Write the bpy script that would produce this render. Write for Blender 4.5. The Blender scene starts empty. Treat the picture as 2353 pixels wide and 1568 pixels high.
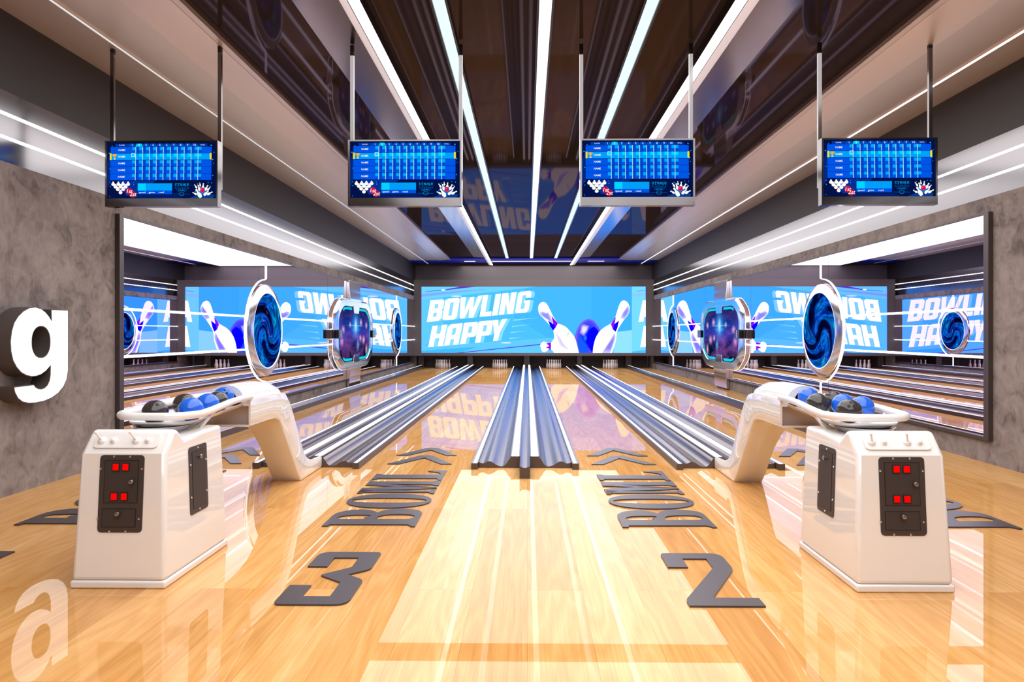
import bpy, math, random
from mathutils import Vector, Matrix
from mathutils.geometry import tessellate_polygon

random.seed(7)
sc = bpy.context.scene
col = sc.collection
PI = math.pi

# ------------------------------------------------------------------ materials
def lin(c):
    c = c / 255.0
    return c / 12.92 if c <= 0.04045 else ((c + 0.055) / 1.055) ** 2.4

def rgb(r, g, b):
    return (lin(r), lin(g), lin(b), 1.0)

def mat(name, color, rough=0.5, metal=0.0, spec=0.5, coat=0.0, noise=0.0, nscale=30.0, ior=1.5):
    m = bpy.data.materials.new(name)
    m.use_nodes = True
    nt = m.node_tree
    b = nt.nodes['Principled BSDF']
    b.inputs['Base Color'].default_value = color
    b.inputs['Roughness'].default_value = rough
    b.inputs['Metallic'].default_value = metal
    b.inputs['Specular IOR Level'].default_value = spec
    b.inputs['IOR'].default_value = ior
    b.inputs['Coat Weight'].default_value = coat
    b.inputs['Coat Roughness'].default_value = 0.03
    if noise > 0:
        tc = nt.nodes.new('ShaderNodeTexCoord')
        n = nt.nodes.new('ShaderNodeTexNoise')
        n.inputs['Scale'].default_value = nscale
        n.inputs['Detail'].default_value = 4
        mp = nt.nodes.new('ShaderNodeMapRange')
        mp.inputs['To Min'].default_value = max(0.0, rough - noise)
        mp.inputs['To Max'].default_value = rough + noise
        nt.links.new(tc.outputs['Object'], n.inputs['Vector'])
        nt.links.new(n.outputs['Fac'], mp.inputs['Value'])
        nt.links.new(mp.outputs['Result'], b.inputs['Roughness'])
    return m

_em = {}
def emat(r, g, b, k=1.0, boost=1.0):
    key = (r, g, b, k, boost)
    if key in _em:
        return _em[key]
    m = bpy.data.materials.new('glow_%02x%02x%02x' % (r, g, b))
    m.use_nodes = True
    nt = m.node_tree
    nt.nodes.remove(nt.nodes['Principled BSDF'])
    e = nt.nodes.new('ShaderNodeEmission')
    c = rgb(r, g, b)
    e.inputs['Color'].default_value = (c[0], c[1], c[2] * boost, 1)
    e.inputs['Strength'].default_value = k
    nt.links.new(e.outputs[0], nt.nodes['Material Output'].inputs['Surface'])
    _em[key] = m
    return m

def lacquer(m, f0, f1, rough, colour=None):
    """turn a Principled material into a matt base under a clear gloss layer, f0 head-on .. f1 at grazing angles"""
    nt = m.node_tree; N = nt.nodes.new; L = nt.links.new
    b = nt.nodes['Principled BSDF']
    b.inputs['Specular IOR Level'].default_value = 0.0
    g = N('ShaderNodeBsdfGlossy'); g.inputs['Roughness'].default_value = rough
    g.inputs['Color'].default_value = colour or (1, 1, 1, 1)
    lw = N('ShaderNodeLayerWeight'); lw.inputs['Blend'].default_value = 0.5
    mr = N('ShaderNodeMapRange'); mr.inputs['From Min'].default_value = 0.5; mr.inputs['From Max'].default_value = 1.0
    mr.inputs['To Min'].default_value = f0; mr.inputs['To Max'].default_value = f1
    L(lw.outputs['Facing'], mr.inputs['Value'])
    mx = N('ShaderNodeMixShader')
    L(mr.outputs[0], mx.inputs['Fac']); L(b.outputs[0], mx.inputs[1]); L(g.outputs[0], mx.inputs[2])
    L(mx.outputs[0], nt.nodes['Material Output'].inputs['Surface'])
    return m

def wood_material():
    m = bpy.data.materials.new('oak_boards')
    m.use_nodes = True
    nt = m.node_tree
    N = nt.nodes.new
    L = nt.links.new
    b = nt.nodes['Principled BSDF']
    tc = N('ShaderNodeTexCoord')
    sw = N('ShaderNodeMapping')
    sw.inputs['Rotation'].default_value = (0, 0, PI / 2)
    L(tc.outputs['Object'], sw.inputs['Vector'])
    br = N('ShaderNodeTexBrick')
    br.offset = 0.37
    br.inputs['Color1'].default_value = (0, 0, 0, 1)
    br.inputs['Color2'].default_value = (1, 1, 1, 1)
    br.inputs['Mortar'].default_value = (0.5, 0.5, 0.5, 1)
    br.inputs['Scale'].default_value = 1.0
    br.inputs['Mortar Size'].default_value = 0.0008
    br.inputs['Mortar Smooth'].default_value = 0.2
    br.inputs['Brick Width'].default_value = 3.1
    br.inputs['Row Height'].default_value = 0.34
    L(sw.outputs[0], br.inputs['Vector'])
    # per-board shift of the grain
    vm = N('ShaderNodeVectorMath'); vm.operation = 'MULTIPLY_ADD'
    vm.inputs[1].default_value = (7.3, 19.1, 3.7)
    L(br.outputs['Color'], vm.inputs[0])
    L(tc.outputs['Object'], vm.inputs[2])
    # cathedral figure
    mp1 = N('ShaderNodeMapping'); mp1.inputs['Scale'].default_value = (3.4, 0.33, 1.0)
    L(vm.outputs[0], mp1.inputs['Vector'])
    n1 = N('ShaderNodeTexNoise'); n1.inputs['Scale'].default_value = 1.0
    n1.inputs['Detail'].default_value = 2.5; n1.inputs['Roughness'].default_value = 0.45
    L(mp1.outputs[0], n1.inputs['Vector'])
    mu = N('ShaderNodeMath'); mu.operation = 'MULTIPLY'; mu.inputs[1].default_value = 26.0
    L(n1.outputs['Fac'], mu.inputs[0])
    fr = N('ShaderNodeMath'); fr.operation = 'PINGPONG'; fr.inputs[1].default_value = 1.0
    L(mu.outputs[0], fr.inputs[0])
    # fine pores
    mp2 = N('ShaderNodeMapping'); mp2.inputs['Scale'].default_value = (95.0, 2.6, 1.0)
    L(vm.outputs[0], mp2.inputs['Vector'])
    n2 = N('ShaderNodeTexNoise'); n2.inputs['Scale'].default_value = 1.0
    n2.inputs['Detail'].default_value = 5.0; n2.inputs['Roughness'].default_value = 0.6
    L(mp2.outputs[0], n2.inputs['Vector'])
    # broad tone
    n3 = N('ShaderNodeTexNoise'); n3.inputs['Scale'].default_value = 0.9; n3.inputs['Detail'].default_value = 2
    L(mp1.outputs[0], n3.inputs['Vector'])
    def madd(a, ka, bsock, kb, c=0.0):
        x = N('ShaderNodeMath'); x.operation = 'MULTIPLY_ADD'; x.inputs[1].default_value = ka; x.inputs[2].default_value = c
        L(a, x.inputs[0])
        if bsock is None:
            return x.outputs[0]
        y = N('ShaderNodeMath'); y.operation = 'MULTIPLY_ADD'; y.inputs[1].default_value = kb
        L(bsock, y.inputs[0]); L(x.outputs[0], y.inputs[2])
        return y.outputs[0]
    s1 = madd(fr.outputs[0], 0.17, n2.outputs['Fac'], 0.52)
    sep = N('ShaderNodeSeparateColor'); L(br.outputs['Color'], sep.inputs[0])
    s2 = madd(sep.outputs[0], 0.26, n3.outputs['Fac'], 0.25, -0.10)
    ad = N('ShaderNodeMath'); ad.operation = 'ADD'
    L(s1, ad.inputs[0]); L(s2, ad.inputs[1])
    cr = N('ShaderNodeValToRGB')
    el = cr.color_ramp.elements
    el[0].position = 0.10; el[0].color = rgb(*WOOD[0])
    el[1].position = 0.86; el[1].color = rgb(*WOOD[2])
    e = el.new(0.5); e.color = rgb(*WOOD[1])
    L(ad.outputs[0], cr.inputs['Fac'])
    mx = N('ShaderNodeMix'); mx.data_type = 'RGBA'; mx.blend_type = 'MULTIPLY'
    mx.inputs['B'].default_value = rgb(190, 160, 130)
    L(br.outputs['Fac'], mx.inputs['Factor']); L(cr.outputs['Color'], mx.inputs['A'])
    L(mx.outputs['Result'], b.inputs['Base Color'])
    b.inputs['Roughness'].default_value = 0.5
    lacquer(m, 0.055, 0.37, 0.012)
    return m

def concrete_material():
    m = bpy.data.materials.new('rough_concrete')
    m.use_nodes = True
    nt = m.node_tree; N = nt.nodes.new; L = nt.links.new
    b = nt.nodes['Principled BSDF']
    tc = N('ShaderNodeTexCoord')
    n1 = N('ShaderNodeTexNoise'); n1.inputs['Scale'].default_value = 1.5; n1.inputs['Detail'].default_value = 6; n1.inputs['Roughness'].default_value = 0.62
    n2 = N('ShaderNodeTexNoise'); n2.inputs['Scale'].default_value = 6.0; n2.inputs['Detail'].default_value = 8; n2.inputs['Distortion'].default_value = 1.2
    mp = N('ShaderNodeMapping'); mp.inputs['Scale'].default_value = (1, 14, 3.0)
    n3 = N('ShaderNodeTexNoise'); n3.inputs['Scale'].default_value = 4.0; n3.inputs['Detail'].default_value = 5
    L(tc.outputs['Object'], n1.inputs['Vector']); L(tc.outputs['Object'], n2.inputs['Vector'])
    L(tc.outputs['Object'], mp.inputs['Vector']); L(mp.outputs[0], n3.inputs['Vector'])
    a = N('ShaderNodeMath'); a.operation = 'MULTIPLY_ADD'; a.inputs[1].default_value = 0.55
    a2 = N('ShaderNodeMath'); a2.operation = 'MULTIPLY'; a2.inputs[1].default_value = 0.5
    L(n1.outputs['Fac'], a.inputs[0]); L(n2.outputs['Fac'], a2.inputs[0]); L(a2.outputs[0], a.inputs[2])
    a3 = N('ShaderNodeMath'); a3.operation = 'MULTIPLY_ADD'; a3.inputs[1].default_value = 0.16
    L(n3.outputs['Fac'], a3.inputs[0]); L(a.outputs[0], a3.inputs[2])
    cr = N('ShaderNodeValToRGB')
    el = cr.color_ramp.elements
    el[0].position = 0.44; el[0].color = rgb(*CONC[0])
    el[1].position = 0.72; el[1].color = rgb(*CONC[2])
    e = el.new(0.56); e.color = rgb(*CONC[1])
    L(a3.outputs[0], cr.inputs['Fac']); L(cr.outputs['Color'], b.inputs['Base Color'])
    b.inputs['Roughness'].default_value = 0.8
    bp = N('ShaderNodeBump'); bp.inputs['Strength'].default_value = 0.25; bp.inputs['Distance'].default_value = 0.02
    L(a3.outputs[0], bp.inputs['Height']); L(bp.outputs[0], b.inputs['Normal'])
    return m

def swirl_material():
    m = bpy.data.materials.new('swirl_picture')
    m.use_nodes = True
    nt = m.node_tree; N = nt.nodes.new; L = nt.links.new
    nt.nodes.remove(nt.nodes['Principled BSDF'])
    out = nt.nodes['Material Output']
    tc = N('ShaderNodeTexCoord')
    # swirl: rotate by an angle that grows towards the middle
    ln = N('ShaderNodeVectorMath'); ln.operation = 'LENGTH'
    L(tc.outputs['Object'], ln.inputs[0])
    mr = N('ShaderNodeMapRange'); mr.inputs['From Min'].default_value = 0.0; mr.inputs['From Max'].default_value = 0.75
    mr.inputs['To Min'].default_value = 1.7; mr.inputs['To Max'].default_value = -0.2
    L(ln.outputs['Value'], mr.inputs['Value'])
    vr = N('ShaderNodeVectorRotate'); vr.rotation_type = 'X_AXIS'
    L(tc.outputs['Object'], vr.inputs['Vector']); L(mr.outputs[0], vr.inputs['Angle'])
    mp = N('ShaderNodeMapping'); mp.inputs['Scale'].default_value = (1, 1.0, 1.7); mp.inputs['Location'].default_value = (3.1, 1.7, 0.4)
    L(vr.outputs[0], mp.inputs['Vector'])
    n1 = N('ShaderNodeTexNoise'); n1.inputs['Scale'].default_value = 1.15; n1.inputs['Detail'].default_value = 8; n1.inputs['Distortion'].default_value = 1.3
    L(mp.outputs[0], n1.inputs['Vector'])
    cr = N('ShaderNodeValToRGB')
    el = cr.color_ramp.elements
    el[0].position = 0.36; el[0].color = rgb(1, 4, 22)
    el[1].position = 0.80; el[1].color = rgb(120, 225, 255)
    for p, c in ((0.46, (2, 14, 70)), (0.52, (5, 60, 175)), (0.555, (8, 120, 235)), (0.575, (3, 30, 110)), (0.62, (0, 110, 190)), (0.645, (10, 190, 210)), (0.66, (2, 40, 120)), (0.70, (10, 130, 240))):
        e = el.new(p); e.color = rgb(*c)
    L(n1.outputs['Fac'], cr.inputs['Fac'])
    n2 = N('ShaderNodeTexNoise'); n2.inputs['Scale'].default_value = 2.2; n2.inputs['Detail'].default_value = 8; n2.inputs['Distortion'].default_value = 2.0
    L(mp.outputs[0], n2.inputs['Vector'])
    c2 = N('ShaderNodeValToRGB')
    e2 = c2.color_ramp.elements
    e2[0].position = 0.66; e2[0].color = (0, 0, 0, 1)
    e2[1].position = 0.72; e2[1].color = rgb(230, 80, 160)
    L(n2.outputs['Fac'], c2.inputs['Fac'])
    mx = N('ShaderNodeMix'); mx.data_type = 'RGBA'; mx.blend_type = 'ADD'; mx.inputs['Factor'].default_value = 0.5
    L(cr.outputs['Color'], mx.inputs['A']); L(c2.outputs['Color'], mx.inputs['B'])
    em = N('ShaderNodeEmission'); em.inputs['Strength'].default_value = 1.0
    L(mx.outputs['Result'], em.inputs['Color']); L(em.outputs[0], out.inputs['Surface'])
    return m

def galaxy_material():
    m = bpy.data.materials.new('galaxy_picture')
    m.use_nodes = True
    nt = m.node_tree; N = nt.nodes.new; L = nt.links.new
    nt.nodes.remove(nt.nodes['Principled BSDF'])
    out = nt.nodes['Material Output']
    tc = N('ShaderNodeTexCoord')
    n1 = N('ShaderNodeTexNoise'); n1.inputs['Scale'].default_value = 1.9; n1.inputs['Detail'].default_value = 7; n1.inputs['Distortion'].default_value = 0.6
    ms0 = N('ShaderNodeMapping'); ms0.inputs['Scale'].default_value = (1, 0.6, 1.3); ms0.inputs['Location'].default_value = (0, .7, 2.3)
    L(tc.outputs['Object'], ms0.inputs['Vector']); L(ms0.outputs[0], n1.inputs['Vector'])
    sp = N('ShaderNodeSeparateXYZ'); L(tc.outputs['Object'], sp.inputs[0])
    zr_ = N('ShaderNodeMapRange'); zr_.inputs['From Min'].default_value = -0.78; zr_.inputs['From Max'].default_value = 0.78
    L(sp.outputs['Z'], zr_.inputs['Value'])
    vr = N('ShaderNodeValToRGB'); el = vr.color_ramp.elements       # top to bottom of the picture
    el[0].position = 0.0; el[0].color = rgb(6, 8, 34)
    el[1].position = 1.0; el[1].color = rgb(8, 20, 74)
    for p, c in ((0.22, (8, 16, 58)), (0.34, (34, 28, 100)), (0.48, (60, 52, 160)), (0.66, (24, 52, 150)), (0.82, (10, 36, 112))):
        e = el.new(p); e.color = rgb(*c)
    L(zr_.outputs[0], vr.inputs['Fac'])
    cr = N('ShaderNodeValToRGB'); el = cr.color_ramp.elements
    el[0].position = 0.42; el[0].color = (0, 0, 0, 1)
    el[1].position = 0.72; el[1].color = (1, 1, 1, 1)
    L(n1.outputs['Fac'], cr.inputs['Fac'])
    zm = N('ShaderNodeMapRange'); zm.inputs['From Min'].default_value = 0.25; zm.inputs['From Max'].default_value = -0.05
    zm.inputs['To Min'].default_value = 0.15; zm.inputs['To Max'].default_value = 0.5
    L(sp.outputs['Z'], zm.inputs['Value'])
    mm = N('ShaderNodeMath'); mm.operation = 'MULTIPLY'; L(cr.outputs['Color'], mm.inputs[0]); L(zm.outputs[0], mm.inputs[1])
    m0 = N('ShaderNodeMix'); m0.data_type = 'RGBA'; m0.inputs['B'].default_value = rgb(170, 100, 205)
    L(mm.outputs[0], m0.inputs['Factor']); L(vr.outputs['Color'], m0.inputs['A'])
    cur = m0.outputs['Result']
    # luminous spots in the picture: centre (y, z), radii, colour
    for (y, z, sy, sz, c) in ((0.0, 0.22, 0.95, 0.55, (8, 120, 245)), (0.0, 0.13, 0.62, 0.10, (70, 215, 255)), (0.0, 0.14, 0.44, 0.05, (12, 110, 235)),
                              (0.0, 0.26, 0.5, 0.52, (40, 190, 255)), (0.0, 0.24, 0.24, 0.30, (235, 255, 255)), (0.0, 0.24, 1.3, 0.035, (160, 220, 255)),
                              (-1.35, 0.12, 0.26, 0.16, (255, 190, 250)), (-0.62, 0.26, 0.16, 0.12, (225, 225, 255)), (0.62, 0.34, 0.24, 0.17, (255, 205, 255)), (1.3, 0.26, 0.2, 0.15, (255, 205, 245)),
                              (0.95, -0.18, 0.3, 0.2, (255, 190, 235)), (1.3, -0.48, 0.2, 0.26, (255, 200, 215)), (-1.5, -0.2, 0.3, 0.2, (240, 170, 240)), (0.25, -0.32, 0.22, 0.26, (90, 190, 255)), (0.55, -0.12, 0.2, 0.14, (255, 200, 240))):
        mp = N('ShaderNodeMapping'); mp.vector_type = 'TEXTURE'
        mp.inputs['Location'].default_value = (0, y, z); mp.inputs['Scale'].default_value = (1, sy, sz)
        L(tc.outputs['Object'], mp.inputs['Vector'])
        g = N('ShaderNodeTexGradient'); g.gradient_type = 'QUADRATIC_SPHERE'
        L(mp.outputs[0], g.inputs['Vector'])
        mx = N('ShaderNodeMix'); mx.data_type = 'RGBA'; mx.blend_type = 'MIX'
        mx.inputs['B'].default_value = rgb(*c)
        L(g.outputs['Fac'], mx.inputs['Factor']); L(cur, mx.inputs['A'])
        cur = mx.outputs['Result']
    v = N('ShaderNodeTexVoronoi'); v.inputs['Scale'].default_value = 15.0
    L(tc.outputs['Object'], v.inputs['Vector'])
    st = N('ShaderNodeMapRange'); st.inputs['From Min'].default_value = 0.05; st.inputs['From Max'].default_value = 0.22
    st.inputs['To Min'].default_value = 0.5; st.inputs['To Max'].default_value = 0.0
    L(v.outputs['Distance'], st.inputs['Value'])
    ms = N('ShaderNodeMix'); ms.data_type = 'RGBA'; ms.blend_type = 'ADD'
    L(st.outputs[0], ms.inputs['Factor']); L(cur, ms.inputs['A']); ms.inputs['B'].default_value = rgb(120, 170, 255)
    em = N('ShaderNodeEmission'); em.inputs['Strength'].default_value = 1.0
    L(ms.outputs['Result'], em.inputs['Color']); L(em.outputs[0], out.inputs['Surface'])
    return m

WOOD = ((180, 122, 62), (212, 157, 94), (230, 186, 128))
CONC = ((92, 82, 80), (128, 116, 113), (150, 138, 135))
M = {
    'wood': wood_material(),
    'concrete': concrete_material(),
    'dark_wall': mat('dark_wall_paint', rgb(50, 45, 46), 0.6, noise=0.05),
    'grey_wall': mat('grey_wall_paint', rgb(112, 103, 106), 0.6, noise=0.05),
    'pit': mat('pit_lining', rgb(128, 116, 118), 0.7),
    'gloss_black': lacquer(mat('gloss_dark_ceiling', rgb(54, 46, 44), 0.6), 0.009, 0.115, 0.035, (1.0, 0.74, 0.95, 1)),
    'satin': mat('satin_metal_panel', (0.225, 0.213, 0.222, 1), 0.17, 1.0),
    'cove': mat('satin_cove_metal', (0.95, 0.80, 0.73, 1), 0.34, 0.6),
    'band': mat('satin_lamp_side', (0.27, 0.24, 0.27, 1), 0.17, 1.0, noise=0.04, nscale=60),
    'glow_side': mat('lamp_housing_added_glow', (0.75, 0.72, 0.76, 1), 0.4),
    'mirror': mat('mirror_glass', (0.86, 0.79, 0.97, 1), 0.0, 1.0),
    'seam': mat('mirror_seam', rgb(40, 36, 38), 0.5),
    'frame': mat('dark_bronze_frame', rgb(92, 82, 82), 0.35, 0.6),
    'chrome': mat('polished_chrome', (0.86, 0.84, 0.86, 1), 0.07, 1.0),
    'chrome_soft': mat('brushed_chrome', (0.80, 0.77, 0.80, 1), 0.15, 1.0),
    'black_metal': mat('black_metal', rgb(44, 38, 40), 0.3, 0.7),
    'glow_trim': mat('satin_trim_blue_glow', rgb(16, 48, 250), 0.3, 0.2),  # blue glow on the far cove, painted in as its base colour
    'gutter': mat('satin_gutter_metal', (0.130, 0.098, 0.112, 1), 0.25, 1.0, noise=0.03, nscale=80),
    'gutter_side': mat('gutter_side_metal', rgb(96, 84, 80), 0.4, 0.5),
    'letter': mat('dark_anodised_letter', rgb(84, 78, 84), 0.36, 0.55, noise=0.05, nscale=200),
    'white': lacquer(mat('white_gloss_plastic', (0.86, 0.84, 0.84, 1), 0.5), 0.11, 0.55, 0.05),
    'inner': mat('grey_inner_lining', rgb(198, 188, 188), 0.6),
    'clear': mat('polished_steel_tray', (0.86, 0.86, 0.88, 1), 0.10, 0.9),
    'plate': mat('dark_plate', rgb(66, 58, 57), 0.45, 0.2),
    'groove': mat('black_groove', rgb(16, 13, 13), 0.6),
    'door': mat('dark_door', rgb(60, 52, 52), 0.5, 0.2),
    'screw': mat('bright_screw', (0.75, 0.73, 0.74, 1), 0.25, 1.0),
    'knob': mat('grey_knob', (0.35, 0.35, 0.37, 1), 0.3, 1.0),
    'ball_black': mat('black_ball', rgb(52, 47, 47), 0.13, spec=0.6),
    'ball_blue': mat('blue_ball', rgb(24, 100, 222), 0.13, spec=0.6),
    'hole': mat('finger_hole_dark', rgb(8, 7, 8), 0.6),
    'pin': mat('white_pin', rgb(236, 229, 231), 0.3),
    'monitor': mat('monitor_metal', (0.14, 0.13, 0.135, 1), 0.12, 0.95),
    'rod': mat('rod_metal', (0.16, 0.15, 0.155, 1), 0.16, 0.9),
    'rod_black': mat('rod_black', rgb(24, 20, 20), 0.5),
    'sign_side': mat('sign_return_metal', rgb(104, 96, 94), 0.4, 0.4),
    'led': emat(246, 252, 255, 3.2),
    'led_soft': emat(255, 255, 255, 1.7),
    'led_cool': emat(226, 248, 255, 1.15),
    'lamp': emat(255, 253, 252, 2.4),
    'sign_face': emat(255, 255, 255, 1.6),
    'red': emat(255, 6, 4, 1.0),
    'swirl': swirl_material(),
    'galaxy': galaxy_material(),
}

_b = M['glow_side'].node_tree.nodes['Principled BSDF']      # weak emission standing in for lamp light caught on the rounded housing
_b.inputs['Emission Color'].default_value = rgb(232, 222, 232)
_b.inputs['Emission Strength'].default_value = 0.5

# ------------------------------------------------------------------ mesh builder
class MB:
    def __init__(self):
        self.v = []; self.f = []; self.m = []; self.mats = []; self.cur = 0
    def use(self, material):
        if material not in self.mats:
            self.mats.append(material)
        self.cur = self.mats.index(material)
        return self
    def add(self, verts, faces, M4=None):
        o = len(self.v)
        for p in verts:
            p = Vector(p)
            self.v.append(tuple(M4 @ p) if M4 is not None else tuple(p))
        for f in faces:
            self.f.append([i + o for i in f]); self.m.append(self.cur)
        return self
    def box(self, x0, x1, y0, y1, z0, z1, M4=None):
        v = [(x0, y0, z0), (x1, y0, z0), (x1, y1, z0), (x0, y1, z0), (x0, y0, z1), (x1, y0, z1), (x1, y1, z1), (x0, y1, z1)]
        f = [(0, 3, 2, 1), (4, 5, 6, 7), (0, 1, 5, 4), (1, 2, 6, 5), (2, 3, 7, 6), (3, 0, 4, 7)]
        return self.add(v, f, M4)
    def prism(self, loops, lo, hi, fn, caps=(True, True)):
        """loops: outer + holes of 2D points; fn(u, v, w) -> 3D; extruded w = lo..hi"""
        loops = [list(l) for l in loops]
        flat = [p for l in loops for p in l]
        n = len(flat)
        tris = tessellate_polygon([[Vector((p[0], p[1], 0)) for p in l] for l in loops])
        verts = [fn(p[0], p[1], lo) for p in flat] + [fn(p[0], p[1], hi) for p in flat]
        faces = []
        for t in tris:
            if caps[0]: faces.append(list(t))
            if caps[1]: faces.append([i + n for i in reversed(t)])
        s = 0
        for l in loops:
            k = len(l)
            for i in range(k):
                a, b = s + i, s + (i + 1) % k
                faces.append([a, b, b + n, a + n])
            s += k
        return self.add(verts, faces)
    def flat(self, loops, fn, w):
        loops = [list(l) for l in loops]
        flat = [p for l in loops for p in l]
        if len(loops) == 1 and len(flat) == 4:
            tris = [(0, 1, 2, 3)]
        else:
            tris = tessellate_polygon([[Vector((p[0], p[1], 0)) for p in l] for l in loops])
        return self.add([fn(p[0], p[1], w) for p in flat], [list(t) for t in tris])
    def lathe(self, prof, seg=24, M4=None, cap=True):
        """prof: (r, z) list bottom to top, about z"""
        v = []; f = []
        for r, z in prof:
            for i in range(seg):
                a = 2 * PI * i / seg
                v.append((r * math.cos(a), r * math.sin(a), z))
        for k in range(len(prof) - 1):
            for i in range(seg):
                j = (i + 1) % seg
                f.append((k * seg + i, k * seg + j, (k + 1) * seg + j, (k + 1) * seg + i))
        if cap:
            f.append(tuple(reversed(range(seg)))); f.append(tuple(range((len(prof) - 1) * seg, len(prof) * seg)))
        return self.add(v, f, M4)
    def tube(self, pts, r, seg=12, closed=False, cap=True):
        pts = [Vector(p) for p in pts]
        n = len(pts); v = []; f = []
        prev = None
        for i, p in enumerate(pts):
            if closed:
                t = pts[(i + 1) % n] - pts[(i - 1) % n]
            else:
                t = pts[min(i + 1, n - 1)] - pts[max(i - 1, 0)]
            t.normalize()
            if prev is None:
                up = Vector((0, 0, 1)) if abs(t.z) < 0.9 else Vector((1, 0, 0))
                a = t.cross(up).normalized()
            else:
                a = (prev - t * prev.dot(t)).normalized()
            prev = a
            b = t.cross(a)
            rr = r[i] if isinstance(r, (list, tuple)) else r
            for k in range(seg):
                an = 2 * PI * k / seg
                v.append(p + a * (rr * math.cos(an)) + b * (rr * math.sin(an)))
        for i in range(n if closed else n - 1):
            j = (i + 1) % n
            for k in range(seg):
                l = (k + 1) % seg
                f.append((i * seg + k, i * seg + l, j * seg + l, j * seg + k))
        if cap and not closed:
            f.append(tuple(reversed(range(seg)))); f.append(tuple(range((n - 1) * seg, n * seg)))
        return self.add(v, f)
    def sphere(self, c, r, seg=32, ring=20):
        prof = [(max(1e-4, r * math.sin(PI * k / ring)), -r * math.cos(PI * k / ring)) for k in range(ring + 1)]
        return self.lathe(prof, seg, Matrix.Translation(c), cap=False)
    def build(self, name, parent=None, loc=None, bevel=0.0, seg=3, angle=40, smooth=True):
        me = bpy.data.meshes.new(name)
        me.from_pydata(self.v, [], self.f)
        for m in self.mats:
            me.materials.append(m)
        me.polygons.foreach_set('material_index', self.m)
        me.update()
        import bmesh
        bm = bmesh.new(); bm.from_mesh(me)
        bmesh.ops.remove_doubles(bm, verts=bm.verts, dist=1e-6)
        bmesh.ops.recalc_face_normals(bm, faces=bm.faces)
        bm.to_mesh(me); bm.free()
        if smooth:
            me.shade_smooth()
            me.set_sharp_from_angle(angle=math.radians(angle))
        o = bpy.data.objects.new(name, me)
        col.objects.link(o)
        if parent is not None: o.parent = parent
        if loc is not None: o.location = loc
        if bevel > 0:
            b = o.modifiers.new('bevel', 'BEVEL'); b.width = bevel; b.segments = seg
            b.limit_method = 'ANGLE'; b.angle_limit = math.radians(35)
            b.harden_normals = False
        return o

def empty(name, loc, label, cat, group=None, rz=0.0):
    o = bpy.data.objects.new(name, None)
    o.empty_display_size = 0.1
    col.objects.link(o); o.location = loc; o.rotation_euler = (0, 0, rz)
    return tag(o, label, cat, group)

def tag(o, label, cat, group=None):
    o['label'] = label; o['category'] = cat
    if group: o['group'] = group
    return o

def struct(o, label=None):
    o['kind'] = 'structure'
    if label: o['label'] = label
    return o

def copy_tree(o, parent=None):
    c = o.copy(); col.objects.link(c)
    if parent is not None: c.parent = parent
    for ch in list(o.children):
        copy_tree(ch, c)
    return c

def roundpoly(pts, seg=5):
    """pts: (x, y, r) -> polygon with rounded corners"""
    out = []; n = len(pts)
    for i in range(n):
        x, y, r = pts[i]
        if r <= 0:
            out.append((x, y)); continue
        p = Vector((x, y)); a = Vector(pts[i - 1][:2]); b = Vector(pts[(i + 1) % n][:2])
        da, db = (a - p), (b - p)
        k = min(r, da.length * 0.48, db.length * 0.48)
        p0, p1 = p + da.normalized() * k, p + db.normalized() * k
        for s in range(seg + 1):
            t = s / seg
            q = p0 * (1 - t) ** 2 + p * (2 * t * (1 - t)) + p1 * t ** 2
            out.append((q.x, q.y))
    return out

def rrect(x0, x1, y0, y1, r, seg=5):
    return roundpoly([(x0, y0, r), (x1, y0, r), (x1, y1, r), (x0, y1, r)], seg)

def ellipse(cx, cy, rx, ry, n=24, e=1.0):
    o = []
    for i in range(n):
        a = 2 * PI * i / n; c, s = math.cos(a), math.sin(a)
        o.append((cx + rx * math.copysign(abs(c) ** e, c), cy + ry * math.copysign(abs(s) ** e, s)))
    return o

_text_cache = {}
def text_mesh(s):
    """outline of a short text in the built-in font, (verts, faces), height about 0.7 units, centred"""
    if s in _text_cache: return _text_cache[s]
    cu = bpy.data.curves.new('t', 'FONT'); cu.body = s; cu.align_x = 'CENTER'; cu.align_y = 'CENTER'; cu.resolution_u = 2; cu.offset = 0.004
    ob = bpy.data.objects.new('t', cu); col.objects.link(ob)
    dg = bpy.context.evaluated_depsgraph_get()
    me = bpy.data.meshes.new_from_object(ob.evaluated_get(dg))
    r = ([tuple(v.co) for v in me.vertices], [tuple(p.vertices) for p in me.polygons])
    bpy.data.objects.remove(ob); bpy.data.curves.remove(cu); bpy.data.meshes.remove(me)
    _text_cache[s] = r
    return r

# ------------------------------------------------------------------ room shell
XL, XR = -5.09, 5.65          # concrete faces
UL, UR = -5.17, 5.73          # recessed upper wall faces
YN, YB = -6.0, 31.44
ZT, ZP, ZC = 3.27, 4.0, 4.85  # concrete top, panel top, ceiling

struct(MB().use(M['wood']).box(XL - .3, XR + .3, YN, 33, -0.1, 0).build('floor', smooth=False))
for side, x0, x1 in (('left', XL - .3, XL), ('right', XR, XR + .3)):
    struct(MB().use(M['concrete']).box(x0, x1, YN, YB + .6, 0, ZT).build('wall_' + side, smooth=False))
for side, x0, x1 in (('left', XL - .3, UL), ('right', UR, XR + .3)):
    struct(MB().use(M['dark_wall']).box(x0, x1, YN, YB + .6, ZP, ZC).build('wall_upper_' + side, smooth=False))
n = 1
for x0, x1 in ((XL - .3, UL), (UR, XR + .3)):
    struct(MB().use(M['satin']).box(x0, x1, YN, YB + .6, ZT, ZP).build('trim_%d' % n, smooth=False)); n += 1
struct(MB().use(M['dark_wall']).box(XL - .3, XR + .3, YN - .2, YN, 0, ZC).build('wall_front', smooth=False))

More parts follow.
